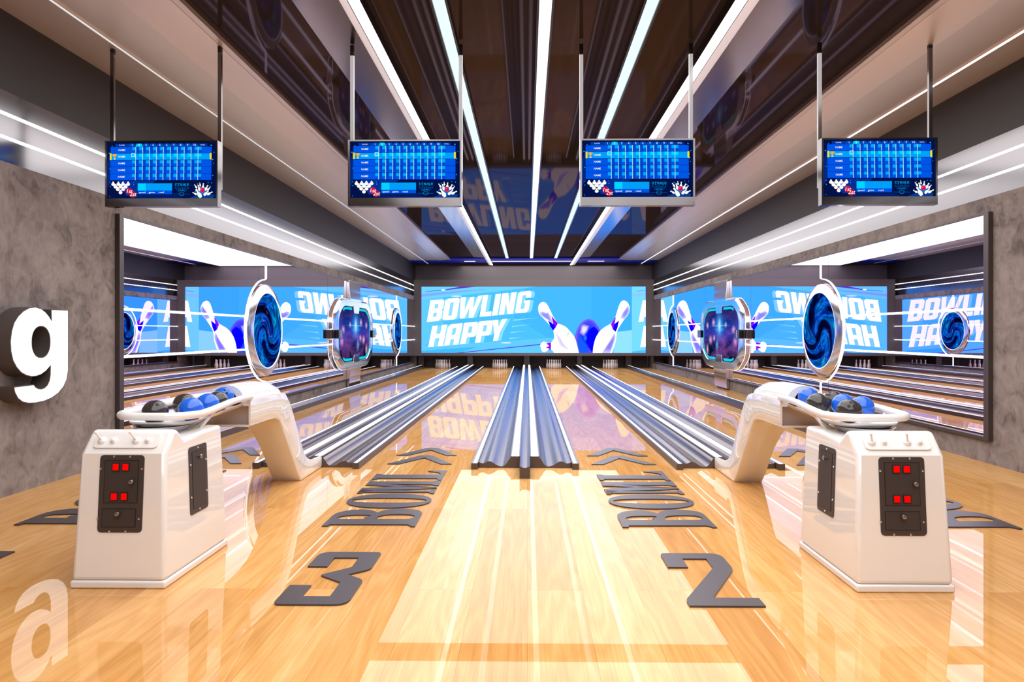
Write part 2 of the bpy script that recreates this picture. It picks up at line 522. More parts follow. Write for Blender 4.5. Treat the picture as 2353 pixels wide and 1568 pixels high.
# far wall: lit upper wall, deep screen surround, ball pit behind the pins
Ys = 30.6
b = MB().use(M['grey_wall'])
b.box(UL, UR, YB, YB + .2, .58, 4.70)
b.use(M['dark_wall']).box(UL, UR, YB - .06, YB + .2, 4.70, ZC)
struct(b.build('wall_back_upper', smooth=False))
b = MB().use(M['grey_wall'])
sx0, sx1, sz0, sz1 = -4.758, 5.301, 0.703, 3.681
b.box(XL, XR, Ys, Ys + .14, sz1, 3.99); b.box(XL, XR, Ys, Ys + .14, .579, sz0)
b.box(XL, sx0, Ys, Ys + .14, sz0, sz1); b.box(sx1, XR, Ys, Ys + .14, sz0, sz1)
b.box(sx0, sx1, Ys + .1, Ys + .14, sz0, sz1)
struct(b.build('wall_back', smooth=False))
struct(MB().use(M['pit']).box(XL, XR, 32.2, 32.3, 0, .6).build('wall_pit', smooth=False))

# ------------------------------------------------------------------ ceiling
CX0, CX1 = -3.345, 3.965
b = MB().use(M['gloss_black']).box(UL - .2, UR + .2, YN, YB + .2, ZC, ZC + .15)
struct(b.build('ceiling', smooth=False))
# satin cove running round the dark ceiling panel (stepped section)
prof_l = [(0.0, 4.85), (0.0, 4.80), (0.07, 4.80), (0.10, 4.815), (0.55, 4.775), (0.55, 4.79)]
def cove(sign, xe, xw, y0, y1):
    p = [(xe + sign * d, z) for d, z in prof_l] + [(xw, 4.79), (xw, 4.85)]
    return MB().use(M['cove']).prism([p], y0, y1, lambda u, v, w: (u, w, v))
struct(cove(-1, CX0, UL, YN, 29.9).build('trim_3', angle=20))
struct(cove(1, CX1, UR, YN, 29.9).build('trim_4', angle=20))
p = [(29.35 + d, z) for d, z in prof_l] + [(YB - .06, 4.79), (YB - .06, 4.85)]
struct(MB().use(M['glow_trim']).prism([p], CX0, CX1, lambda u, v, w: (w, u, v)).box(UL, CX0, 29.9, YB - .06, 4.79, 4.85).box(CX1, UR, 29.9, YB - .06, 4.79, 4.85).build('trim_5', angle=20))

# thin white line lights let into the coves
for x, w, lab in ((-4.545, .015, 'thin white line of light in the left ceiling cove'), (5.22, .023, 'thin white line of light in the right ceiling cove')):
    t = empty('light_strip', (x, YN, 4.79), lab, 'light strip', 'line lights in the ceiling coves')
    L = YB - YN - .07
    MB().use(M['cove']).box(-w - .004, -w, 0, L, -.016, 0).box(w, w + .004, 0, L, -.016, 0).build('channel', t, smooth=False)
    MB().use(M['led'] if x > 0 else M['led_cool']).box(-w, w, 0, L, -.003, 0).build('diffuser', t, smooth=False)
for x0, x1, pos in ((CX0 + .55, -2.31, 'left piece'), (-1.56, 1.94, 'long middle piece'), (2.69, CX1 - .55, 'right piece')):
    tag(MB().use(M['led_soft']).box(x0, x1, 30.30, 30.42, 4.782, 4.792).build('light_strip', smooth=False), pos + ' of the white light line across the far end of the ceiling', 'light strip', 'light line at the far end of the ceiling')

# three flat luminous strips in the dark ceiling
for x, mm, lab in ((-0.858, 'led_cool', 'flat cool white ceiling light, left of the middle one'),
                   (0.18, 'led_soft', 'pure white ceiling light strip running down the middle of the ceiling'),
                   (1.215, 'led_cool', 'flat cool white ceiling light, right of the middle one')):
    t = empty('ceiling_light', (x, YN, ZC), lab, 'ceiling light', 'flat light strips in the dark ceiling')
    MB().use(M['black_metal']).box(-.085, -.062, 0, YB - YN - .07, -.05, 0).box(.062, .085, 0, YB - YN - .07, -.05, 0).build('channel', t, smooth=False)
    MB().use(M[mm]).box(-.06, .06, 0, YB - YN - .07, -.03, 0).build('diffuser', t, smooth=False)

# two long lamp housings with a rounded white side
def lamp(x_in, x_em, x_sat, x_band, lab):
    t = empty('linear_lamp', (x_in, YN, ZC), lab, 'ceiling light', 'long lamps with rounded housings')
    s = 1 if x_band > x_in else -1
    L = YB - YN - .07
    e, q, w = abs(x_em - x_in), abs(x_sat - x_in), abs(x_band - x_in)
    fn = lambda u, v, k: (s * u, k, v)
    MB().use(M['band']).prism([[(q - .005, 0), (q, -.03), (w, -.012), (w, 0)]], 0, L, fn).build('side_panel', t, smooth=False)
    arc = [(e + .012 + (q - e - .012) * math.sin(a), -.13 + .05 * (1 - math.cos(a))) for a in [PI / 2 * k / 8 for k in range(9)]]
    MB().use(M['glow_side']).prism([[(e + .012, 0)] + arc + [(q, 0)]], 0, L, fn).build('housing', t, angle=60)
    MB().use(M['black_metal']).prism([[(0, 0), (0, -.1215), (e, -.1215), (e, -.125), (e + .012, -.125), (e + .012, 0)]], 0, L, fn).build('inner_casing', t, smooth=False)
    MB().use(M['lamp']).prism([[(0, -.122), (0, -.13), (e, -.13), (e, -.122)]], 0, L, fn).build('diffuser', t, smooth=False)
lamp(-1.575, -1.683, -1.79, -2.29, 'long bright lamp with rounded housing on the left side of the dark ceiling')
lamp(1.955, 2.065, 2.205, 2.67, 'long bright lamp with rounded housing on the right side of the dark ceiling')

# white LED lines on the satin wall panels
for x0, x1, side in ((UL, UL + .012, 'left'), (UR - .012, UR, 'right')):
    for z, pos in ((3.772, 'upper'), (3.537, 'lower')):
        tag(MB().use(M['led']).box(x0, x1, YN, YB, z - .014, z + .014).build('light_strip', smooth=False),
            '%s of two white LED lines on the %s satin wall panel' % (pos, side), 'light strip', 'LED lines on the satin wall panels')

# the big soft ceiling lamps of the hall (area lights, two in a row)
def area(name, x0, x1, y0, y1, z, power):
    l = bpy.data.lights.new(name, 'AREA'); l.shape = 'RECTANGLE'
    l.size = x1 - x0; l.size_y = y1 - y0; l.energy = power
    l.color = (1.0, 0.97, 0.95)
    o = bpy.data.objects.new(name, l); col.objects.link(o)
    o.location = ((x0 + x1) / 2, (y0 + y1) / 2, z)
    return o
for nm, y0, y1, RAD in (('far_ceiling_lamp', 13.85, 31.38, 2.3), ('near_ceiling_lamp', -4.4, 13.08, 3.0)):
    A = 7.1 * (y1 - y0)
    area(nm, -3.03, 4.07, y0, y1, 4.70, RAD * PI * A)

# ------------------------------------------------------------------ video wall
def video_wall():
    k = 0.005464
    fn = lambda u, v, w: (sx0 + (u - 243) * k, Ys + .09 - w, sz1 - (v - 350) * k)
    t = empty('video_wall', (0, 0, 0), 'wide blue video wall reading BOWLING HAPPY with two big pins and a ball', 'screen')
    MB().use(M['black_metal']).box(sx0, sx1, Ys + .085, Ys + .1, sz0, sz1).build('backing', t, smooth=False)
    b = MB(); lay = [0.006]
    def poly(c, *loops):
        b.use(emat(*c, 1.4) if min(c) > 245 else emat(*c, 1.0, 1.8 if c[2] > 220 else 1.0)); lay[0] += 0.0009
        b.flat(loops, fn, lay[0])
    T6 = lambda pts: [(x * .5605 + 820, min(897, y * .5605 + 285.2)) for x, y in pts]
    def S6(pts, n=4):
        out = []; m_ = len(pts)
        for i in range(m_):
            p0, p1, p2, p3 = (Vector(pts[(i + d) % m_]) for d in (-1, 0, 1, 2))
            if max((p1 - p0).length, (p2 - p1).length) > 330 or (p2 - p1).angle(p1 - p0, 0) > 1.1 or (p3 - p2).angle(p2 - p1, 0) > 1.1:
                out.append(p1[:]); continue
            for k_ in range(n):
                t_ = k_ / n
                out.append((.5 * ((2 * p1) + (p2 - p0) * t_ + (2 * p0 - 5 * p1 + 4 * p2 - p3) * t_ ** 2 + (3 * p1 - p0 - 3 * p2 + p3) * t_ ** 3))[:])
        return T6(out)
    def shade(c0, c1, pts, n=5):
        # soft patch: nested shrinking copies fading from c0 to c1
        c_ = sum((Vector(p) for p in pts), Vector((0, 0))) / len(pts)
        for i in range(n):
            f_ = 1 - i / n
            col_ = tuple(int(c0[k_] + (c1[k_] - c0[k_]) * (i + 1) / n) for k_ in range(3))
            poly(col_, S6([(c_ + (Vector(p) - c_) * (.35 + .65 * f_))[:] for p in pts]))
    poly((80, 198, 255), [(243, 350), (2084, 350), (2084, 897), (243, 897)])
    poly((70, 190, 255), [(1100, 350), (1972, 350), (1972, 720), (1320, 790), (1000, 600)])
    poly((64, 184, 255), [(1640, 350), (1972, 350), (1972, 708), (1640, 740)])
    poly((98, 208, 255), [(243, 350), (420, 350), (420, 700), (243, 860)])
    poly((112, 216, 255), [(243, 350), (1190, 350), (880, 388), (243, 455)])
    poly((130, 175, 250), [(243, 410), (760, 368), (770, 372), (243, 434)])
    poly((104, 60, 205), [(275, 389), (430, 374), (560, 350), (690, 350), (430, 380), (275, 392)])
    poly((255, 255, 255), ellipse(422, 377, 16, 5))
    poly((225, 240, 255), ellipse(530, 428, 46, 6))
    poly((100, 208, 255), [(243, 838), (900, 800), (1330, 770), (1420, 897), (243, 897)])
    poly((66, 190, 255), [(243, 878), (700, 845), (560, 897), (243, 897)])
    poly((92, 70, 215), [(500, 897), (1225, 821), (1225, 829), (560, 897)])
    poly((225, 240, 255), ellipse(940, 812, 44, 6))
    for l in ([(1000, 620), (1215, 604), (998, 632)], [(990, 672), (1155, 660), (986, 683)], [(980, 722), (1115, 713), (975, 733)], [(970, 771), (1075, 766), (966, 783)]):
        poly((140, 228, 255), l)
    poly((150, 232, 255), [(1840, 722), (1972, 708), (1972, 897), (1820, 897)])
    poly((122, 224, 255), [(1972, 350), (2084, 350), (2084, 897), (1972, 897)])
    poly((150, 200, 255), [(1972, 412), (2084, 403), (2084, 421), (1972, 434)])
    poly((104, 80, 215), [(2012, 387), (2084, 380), (2084, 383), (2012, 390)])
    poly((74, 196, 255), [(1972, 884), (2084, 870), (2084, 897), (1972, 897)])
    # lettering: cells sheared along the rising baseline
    G = {
        'B': ([(0, 0), (.8, 0), (1, .12), (1, .42), (.9, .5), (1, .58), (1, .9), (.85, 1), (0, 1)], [(.38, .2), (.62, .2), (.62, .4), (.38, .4)], [(.38, .6), (.62, .6), (.62, .8), (.38, .8)]),
        'O': ([(.12, 0), (.86, 0), (1, .1), (1, .9), (.88, 1), (.14, 1), (0, .9), (0, .1)], [(.38, .19), (.62, .19), (.62, .81), (.38, .81)]),
        'W': ([(0, 1), (.22, 1), (.27, .36), (.43, .97), (.61, .97), (.66, .36), (.79, 1), (1, 1), (.72, 0), (.52, 0), (.48, .5), (.32, 0), (.12, 0)],),
        'L': ([(0, 0), (1, 0), (1, .2), (.44, .2), (.44, 1), (0, 1)],),
        'I': ([(0, 0), (1, 0), (1, 1), (0, 1)],),
        'N': ([(0, 0), (.36, 0), (.36, .55), (.62, 0), (1, 0), (1, 1), (.64, 1), (.64, .45), (.4, 1), (0, 1)],),
        'G': ([(.1, 0), (.85, 0), (1, .1), (1, .56), (.5, .56), (.64, .40), (.64, .18), (.36, .18), (.36, .82), (.64, .82), (.64, .68), (1, .68), (1, .9), (.87, 1), (.14, 1), (0, .9), (0, .1)],),
        'H': ([(0, 0), (.36, 0), (.36, .4), (.64, .4), (.64, 0), (1, 0), (1, 1), (.64, 1), (.64, .6), (.36, .6), (.36, 1), (0, 1)],),
        'A': ([(0, 0), (.37, 0), (.37, .27), (.63, .27), (.63, 0), (1, 0), (1, 1), (.2, 1), (0, .84)], [(.37, .48), (.63, .48), (.63, .8), (.37, .8)]),
        'P': ([(0, 0), (.37, 0), (.37, .3), (.87, .3), (1, .4), (1, .9), (.88, 1), (0, 1)], [(.37, .5), (.63, .5), (.63, .8), (.37, .8)]),
        'Y': ([(.33, 0), (.67, 0), (.69, .38), (1.02, 1), (.66, 1), (.53, .62), (.38, 1), (0, 1), (.31, .38)],),
    }
    rows = ((288, 640, 30, -177, 'BOWLING', ((287.7, 403.6), (413, 531), (538, 718), (722, 814), (824, 868), (881, 996), (1013, 1122))),
            (298.6, 848.6, 35, -175, 'HAPPY', ((298.6, 419.5), (430, 547), (563, 680), (684, 801), (795, 911))))
    for c, dx in (((140, 226, 255), 28), ((255, 255, 255), 0)):
        for ox, oy, vx, vy, word, cells in rows:
            for ch, (a0, a1) in zip(word, cells):
                def P(q):
                    a = a0 + q[0] * (a1 - a0)
                    return (a + q[1] * vx + dx, oy - .096 * (a - ox) + q[1] * vy)
                poly(c, *[[P(q) for q in l] for l in G[ch]])
    poly((255, 255, 255), [(2025, 640), (2060, 465), (2084, 463), (2084, 600), (2070, 602), (2066, 636)])
    poly((255, 255, 255), [(2040, 848), (2068, 673), (2084, 672), (2084, 845)])
    # ball, pins
    poly((120, 100, 255), S6([(1218, 900), (1230, 810), (1266, 716), (1326, 634), (1410, 592), (1492, 614), (1556, 690), (1594, 770), (1530, 870), (1500, 980), (1480, 1095), (1285, 1095), (1250, 960)]))
    shade((96, 84, 250), (24, 56, 232), ([(1250, 900), (1262, 810), (1292, 730), (1345, 655), (1410, 615), (1480, 634), (1540, 700), (1570, 770), (1530, 870), (1500, 980), (1480, 1095), (1285, 1095), (1262, 960)]))
    poly((4, 4, 240), S6([(1440, 740), (1500, 700), (1545, 740), (1565, 780), (1530, 870), (1500, 980), (1480, 1095), (1420, 1000), (1380, 880)]))
    poly((20, 96, 250), S6([(1255, 900), (1300, 850), (1380, 960), (1420, 1095), (1300, 1095)]))
    shade((110, 100, 246), (240, 232, 252), ([(1312, 690), (1360, 668), (1432, 690), (1404, 770), (1352, 840), (1290, 800)]))
    poly((40, 110, 255), T6(ellipse(1372, 866, 24, 40)))
    poly((255, 255, 255), S6([(720, 1000), (716, 970), (736, 938), (772, 922), (810, 935), (872, 935), (900, 900), (930, 868), (1000, 1000), (1000, 1095), (935, 1090), (875, 1040), (830, 1050), (778, 1075), (740, 1060)]))
    poly((150, 10, 235), S6([(800, 945), (872, 935), (872, 1040), (820, 1052), (852, 1025), (795, 1012), (842, 985)]))
    poly((255, 255, 255), S6([(685, 440), (692, 390), (720, 355), (760, 342), (800, 360), (840, 420), (900, 545), (960, 640), (978, 657), (1080, 700), (1150, 770), (1205, 840), (1240, 920), (1280, 1095), (950, 1095), (905, 1060), (880, 1000), (890, 930), (918, 880), (905, 760), (850, 680), (790, 610), (720, 540), (695, 500)]))
    shade((232, 228, 250), (150, 146, 246), [(700, 495), (745, 478), (800, 500), (836, 492), (880, 580), (905, 660), (830, 610), (770, 570), (718, 532)])
    poly((150, 10, 235), S6([(875, 540), (972, 655), (938, 720), (905, 660)]))
    poly((14, 2, 225), S6([(830, 612), (912, 668), (938, 715), (905, 762), (856, 690)]))
    shade((249, 246, 252), (226, 214, 246), [(930, 780), (1000, 850), (1060, 960), (1150, 1050), (1080, 1030), (990, 960)])
    poly((70, 60, 160), S6([(1124, 775), (1130, 800), (1112, 840), (1092, 866), (1108, 838), (1122, 800)]))
    poly((255, 255, 255), S6([(1940, 320), (1985, 345), (2015, 400), (2020, 450), (2000, 520), (1940, 600), (1880, 690), (1835, 780), (1820, 900), (1800, 980), (1760, 1095), (1480, 1095), (1490, 1000), (1520, 880), (1570, 790), (1640, 720), (1740, 660), (1800, 590), (1850, 440), (1880, 360), (1905, 330)]))
    shade((232, 228, 250), (150, 146, 246), [(2000, 385), (2018, 450), (1992, 530), (1935, 600), (1885, 570), (1925, 490), (1970, 430)])
    shade((236, 232, 250), (140, 134, 246), [(1800, 785), (1750, 880), (1670, 1000), (1615, 1095), (1735, 1095), (1785, 960), (1815, 850)])
    poly((160, 10, 235), S6([(1822, 553), (1800, 665), (1772, 740), (1745, 667)]))
    poly((14, 2, 225), S6([(1866, 610), (1842, 720), (1816, 778), (1772, 742), (1800, 662)]))
    b.build('picture', t, smooth=False)
video_wall()

# ------------------------------------------------------------------ pit dividers
for x0, x1, lab in ((-5.03, -4.776, 'grey pit divider post furthest left'), (-2.758, -2.507, 'grey pit divider post behind the left gutter'),
                    (-.15, .11, 'grey pit divider post behind the middle gutter'), (2.292, 2.511, 'grey pit divider post behind the right gutter'),
                    (4.529, 4.788, 'grey pit divider post furthest right')):
    tag(MB().use(M['grey_wall']).box(x0, x1, 31.44, 32.2, 0, .58).build('pit_divider', smooth=False), lab, 'post', 'posts between the pin pits')

# ------------------------------------------------------------------ pins
pin_prof = [(.028, 0), (.034, .008), (.043, .05), (.052, .10), (.054, .125), (.052, .155), (.043, .20), (.030, .25), (.0225, .285), (.0225, .31), (.0265, .345), (.028, .368), (.024, .388), (.014, .400), (.002, .404)]
pin0 = None
lanes = ((-3.83, 'far left lane'), (-1.24, 'lane left of the middle gutter'), (1.20, 'lane right of the middle gutter'), (3.76, 'far right lane'))
rows = ((0, 0, 'front pin'), (-1, 1, 'second row left pin'), (1, 1, 'second row right pin'), (-2, 2, 'third row left pin'), (0, 2, 'third row middle pin'), (2, 2, 'third row right pin'),
        (-3, 3, 'back row far left pin'), (-1, 3, 'back row inner left pin'), (1, 3, 'back row inner right pin'), (3, 3, 'back row far right pin'))
for lx, ln in lanes:
    for c, r, rn in rows:
        loc = (lx + c * .098, 30.44 + r * .17, 0)
        if pin0 is None:
            o = pin0 = MB().use(M['pin']).lathe(pin_prof, 20).build('bowling_pin', angle=60)
        else:
            o = pin0.copy(); col.objects.link(o)
        o.location = loc
        tag(o, 'white bowling pin, %s of the %s' % (rn, ln), 'bowling pin', 'bowling pins at the end of the ' + ln)

# ------------------------------------------------------------------ gutters
def trough_profile(s):
    """from the low rail (u=.548) in to the high rail (u=.173), heights above floor"""
    pts = [(.548, .071), (.53, .060), (.50, .053), (.475, .060), (.45, .074), (.425, .079), (.40, .073), (.37, .055), (.335, .032), (.30, .021), (.275, .019), (.25, .024), (.225, .045), (.205, .078), (.180, .113), (.173, .115)]
    return [(s * u, z) for u, z in pts]
def gutter(x, label, tongue):
    t = empty('lane_gutter', (x, 8.09, 0), label, 'gutter', 'double gutters between the lanes')
    L = 31.3 - 8.09
    fn = lambda u, v, w: (u, w, v)
    for s in (-1, 1):
        a = [s * .553, s * .630]
        lo, hi = min(a), max(a)
        r = MB().use(M['gutter_side']).box(lo, hi, -.10, L - .15, 0, .070).use(M['gutter']).box(lo, hi, -.10, L - .15, .070, .073).build('low_rail', t, smooth=False)
        MB().use(M['led_soft']).box(s * .587 - .019, s * .587 + .019, -.095, L - .15, .072, .0765).build('light_strip', r, smooth=False)
        tp = trough_profile(s)
        poly = tp + [(s * .173, 0), (s * .548, 0)]
        m = MB().use(M['gutter']).prism([poly], 0, L, fn, caps=(False, False))
        m.use(M['gutter_side'])
        m.flat([poly], fn, 0.0); m.flat([poly], fn, L)
        m.build('trough', t, angle=50)
        a = [s * .060, s * .172]
        lo, hi = min(a), max(a)
        h = MB().use(M['gutter_side']).box(lo, hi, 0, L, 0, .132).use(M['gutter']).box(lo, hi, 0, L, .132, .137).build('high_rail', t, smooth=False)
        MB().use(M['led_soft']).box(lo + .014, hi - .014, .004, L, .136, .140).build('light_strip', h, smooth=False)
    y0 = -.60 if tongue else 0.0
    top = [(-.058 + .116 * i / 12, .139 - .020 * math.sin(PI * i / 12)) for i in range(13)]
    m = MB().use(M['gutter']).prism([[(-.058, 0)] + top + [(.058, 0)]], y0, L, fn, caps=(False, False))
    m.use(M['gutter_side']).flat([[(-.058, 0)] + top + [(.058, 0)]], fn, y0)
    m.build('ball_return_channel', t, angle=50)
gutter(-2.605, 'double gutter with white edge lights left of the middle, feeding the left ball return', False)
gutter(-.026, 'double gutter in the middle of the hall with a projecting centre channel', True)
gutter(2.372, 'double gutter with white edge lights right of the middle, feeding the right ball return', False)
for s, x0, x1, lab in ((-1, -4.655, -4.83, 'single side rail along the left mirrored wall'), (1, 4.465, 4.60, 'single side rail along the right mirrored wall')):
    t = empty('side_rail', (x0, 8.0, 0), lab, 'rail', 'single rails at the outer lane edges')
    w = abs(x1 - x0); fn = lambda u, v, k: (s * u, k, v)
    m = MB().use(M['gutter_side']).prism([[(0, 0), (0, .098), (w, .098), (w, 0)]], 0, 23.2, fn); m.build('base', t, smooth=False)
    top = [(0, .098), (.02, .103), (w * .4, .108), (w * .75, .120), (w - .02, .131), (w, .131), (w, .098)]
    MB().use(M['gutter']).prism([top], 0, 23.2, fn).build('metal_cap', t, angle=40)
    MB().use(M['led_soft']).prism([[(w - .018, .130), (w - .018, .136), (w, .136), (w, .130)]], 0, 23.2, fn).build('light_strip', t, smooth=False)

# ------------------------------------------------------------------ lettering on the approach
gB = ([(-.384, .003), (-.338, .003), (-.327, .047), (.31, .053), (.343, .022), (.347, .0), (.384, .0), (.380, .39), (.372, .445), (.346, .492), (.289, .531), (.199, .556), (.13, .557), (.062, .530), (.015, .483), (-.009, .44), (-.021, .419), (-.045, .461), (-.084, .497), (-.134, .518), (-.181, .526), (-.252, .512), (-.311, .479), (-.35, .435), (-.379, .382), (-.386, .31)],
      [(-.327, .244), (-.311, .297), (-.26, .33), (-.176, .343), (-.087, .343), (-.05, .325), (-.051, .294), (-.09, .283), (-.094, .259), (-.088, .21), (-.287, .209), (-.312, .22)],
      [(.005, .213), (.011, .249), (.02, .305), (.056, .343), (.118, .364), (.205, .37), (.284, .36), (.322, .33), (.335, .293), (.33, .249), (.302, .223), (.287, .217)])
gO = (ellipse(0, .860, .398, .270, 48, .92), ellipse(0, .862, .356, .092, 40, .85))
gM = [[(-.380, 1.504), (-.380, 1.732), (-.33, 1.685), (.291, 1.692), (.317, 1.726), (.384, 1.732), (.384, 1.503), (.346, 1.509), (.312, 1.544), (-.227, 1.56), (-.296, 1.514)],
      [(-.374, 1.507), (-.228, 1.566), (.374, 1.422), (.382, 1.376), (.307, 1.392)],
      [(.382, 1.376), (.374, 1.428), (.033, 1.481), (-.078, 1.444), (-.385, 1.366), (-.38, 1.154), (-.224, 1.278), (.094, 1.319)],
      [(-.38, 1.154), (-.347, 1.155), (-.325, 1.195), (.327, 1.205), (.348, 1.159), (.384, 1.153), (.381, 1.314), (.344, 1.314), (.325, 1.267), (-.215, 1.267), (-.372, 1.312)]]
gL = ([(-.382, 1.785), (-.345, 1.787), (-.323, 1.845), (.317, 1.852), (.345, 1.770), (.380, 1.767), (.381, 2.275), (.168, 2.262), (.172, 2.228), (.25, 2.196), (.314, 2.142), (.335, 2.08), (.328, 2.036), (-.306, 2.030), (-.347, 2.073), (-.388, 2.077)],)
P3 = [(-.187, .65, 0), (-.054, .65, 0), (-.054, .83, 0), (.118, .83, 0), (.118, .635, 0), (-.052, .484, .02), (.118, .355, 0), (.118, .123, 0), (-.052, .123, 0), (-.052, .304, 0), (-.187, .304, 0), (-.187, 0, .05), (.253, 0, .09), (.253, .40, .04), (.128, .496, 0), (.255, .60, .04), (.255, .952, .04), (-.187, .952, .09)]
P2 = [(-.212, .655, 0), (-.077, .655, 0), (-.077, .834, 0), (.090, .834, 0), (.090, .645, 0), (-.221, .09, .03), (-.221, 0, 0), (.221, 0, 0), (.221, .122, 0), (-.052, .122, 0), (.218, .62, .05), (.222, .95, .10), (-.212, .95, .05)]
P4 = [(0, 0, 0), (.137, 0, 0), (.137, .94, 0), (.0, .94, 0), (0, .44, 0), (-.17, .44, 0), (-.17, .94, 0), (-.31, .94, 0), (-.31, .32, .03), (0, .32, 0)]
TH = .012
fl = lambda u, v, w: (u, v, w)
sets = ((-3.873, 'far left', 'behind the left ball return'), (-1.308, 'left', 'left of the middle gutter'),
        (1.167, 'right', 'right of the middle gutter'), (3.637, 'far right', 'behind the right ball return'))
protos = {}
for sx, sn, where in sets:
    for nm, loops in (('B', [gB]), ('O', [gO]), ('M', [[m] for m in gM]), ('L', [gL])):
        if nm not in protos:
            m = MB().use(M['letter'])
            for lp in loops: m.prism(lp, 0, TH, fl)
            o = protos[nm] = m.build('floor_letter', smooth=False)
        else:
            o = protos[nm].copy(); col.objects.link(o)
        o.location = (sx, 5.60, 0)
        tag(o, 'dark raised floor letter %s of the word %s' % (nm, where), 'letter', 'raised word %s' % where)
    for k, (y, pos) in enumerate(((8.272, 'nearer'), (8.852, 'farther'))):
        if 'A' not in protos:
            ch = [(-.391, 0), (-.248, -.0), (0, .405), (.26, 0), (.391, 0), (.07, .572), (0, .578), (-.07, .572)]
            o = protos['A'] = MB().use(M['letter']).prism([ch], 0, TH, fl).build('floor_arrow', smooth=False)
        else:
            o = protos['A'].copy(); col.objects.link(o)
        o.location = (sx, y, 0)
        tag(o, '%s of two dark chevrons beyond the floor word %s' % (pos, where), 'arrow', 'raised chevrons %s' % where)
tag(MB().use(M['letter']).prism([roundpoly(P3)], 0, TH, fl).build('floor_number', loc=(-1.308, 3.98, 0), smooth=False), 'dark raised numeral three on the approach left of the middle', 'number')
tag(MB().use(M['letter']).prism([roundpoly(P2)], 0, TH, fl).build('floor_number', loc=(1.167, 3.99, 0), smooth=False), 'dark raised numeral two on the approach right of the middle', 'number')
tag(MB().use(M['letter']).prism([roundpoly(P4)], 0, TH, fl).build('floor_number', loc=(-3.867, 3.98, 0), smooth=False), 'dark raised floor number cut off by the left picture edge', 'number')

# ------------------------------------------------------------------ big g on the left wall
go = [(6.968, 1.842), (6.974, 1.722), (6.93, 1.775), (6.88, 1.815), (6.82, 1.845), (6.741, 1.860), (6.66, 1.850), (6.58, 1.815), (6.51, 1.762), (6.46, 1.70), (6.428, 1.62), (6.412, 1.52), (6.420, 1.42), (6.446, 1.335), (6.49, 1.27), (6.55, 1.215), (6.62, 1.182), (6.69, 1.166), (6.75, 1.166), (6.82, 1.180), (6.89, 1.212), (6.957, 1.264),
      (6.955, 1.17), (6.943, 1.115), (6.915, 1.07), (6.87, 1.043), (6.823, 1.036), (6.775, 1.044), (6.74, 1.062), (6.718, 1.087), (6.455, 1.084), (6.468, 1.03), (6.51, .967), (6.57, .927), (6.65, .906), (6.741, .900), (6.86, .906), (6.97, .928), (7.07, .97), (7.15, 1.03), (7.2, 1.105), (7.223, 1.2), (7.223, 1.846)]
gh = ellipse(6.821, 1.509, .131, .156, 28, .9)
t = empty('wall_letter', (XL, 6.8, .9), 'large illuminated white letter g on the left concrete wall', 'sign letter')
fw = lambda u, v, w: (w, u - 6.8, v - .9)
MB().use(M['sign_side']).prism([go, gh], 0, .185, fw).build('return', t, angle=35)
def shrink(poly, d):
    n = len(poly); A = sum(poly[i][0] * poly[(i + 1) % n][1] - poly[(i + 1) % n][0] * poly[i][1] for i in range(n))
    s = 1 if A > 0 else -1; out = []
    for i in range(n):
        a, p, c = Vector(poly[i - 1]), Vector(poly[i]), Vector(poly[(i + 1) % n])
        e0, e1 = (p - a).normalized(), (c - p).normalized()
        n0, n1 = Vector((-e0.y, e0.x)) * s, Vector((-e1.y, e1.x)) * s
        h = (n0 + n1); h = h.normalized() if h.length > 1e-6 else n0
        k = d / max(.45, h.dot(n0))
        out.append((p.x + h.x * k, p.y + h.y * k))
    return out
MB().use(M['sign_face']).prism([shrink(go, .008), shrink(gh, -.008)], .18, .19, fw).build('face', t, smooth=False)

# ------------------------------------------------------------------ wall mirrors
MZ0, MZ1, MY0, MY1 = .328, 3.055, 8.45, 30.59
def wall_mirror(x, s, side):
    t = empty('wall_mirror', (x, 8.36, MZ0), 'long framed mirror of five panels covering the %s wall' % side, 'mirror', 'long wall mirrors')
    fn = lambda y, z, w: (s * w, y - 8.36, z - MZ0)
    f = MB().use(M['frame'])
    def bx(y0, y1, z0, z1, d):
        f.prism([[(y0, z0), (y1, z0), (y1, z1), (y0, z1)]], 0, d, fn)
    bx(8.36, MY0, MZ0 - .045, MZ1 + .02, .06); bx(MY0, MY1, MZ0 - .045, MZ0, .05)
    bx(MY0, MY1, MZ1, MZ1 + .02, .03)
    f.build('frame', t, bevel=.004, seg=2, smooth=False)
    ys = [MY0, 12.865, 17.30, 21.70, 26.15, MY1]
    for a, c in zip(ys, ys[1:]):
        MB().use(M['mirror']).prism([[(a + .004, MZ0), (c - .004, MZ0), (c - .004, MZ1), (a + .004, MZ1)]], 0.001, .012, fn).build('mirror_panel', t, smooth=False)
        if c < MY1:
            MB().use(M['seam']).prism([[(c - .004, MZ0), (c + .004, MZ0), (c + .004, MZ1), (c - .004, MZ1)]], 0, .013, fn).build('seam_strip', t, smooth=False)
wall_mirror(XL, 1, 'left'); wall_mirror(XR, -1, 'right')

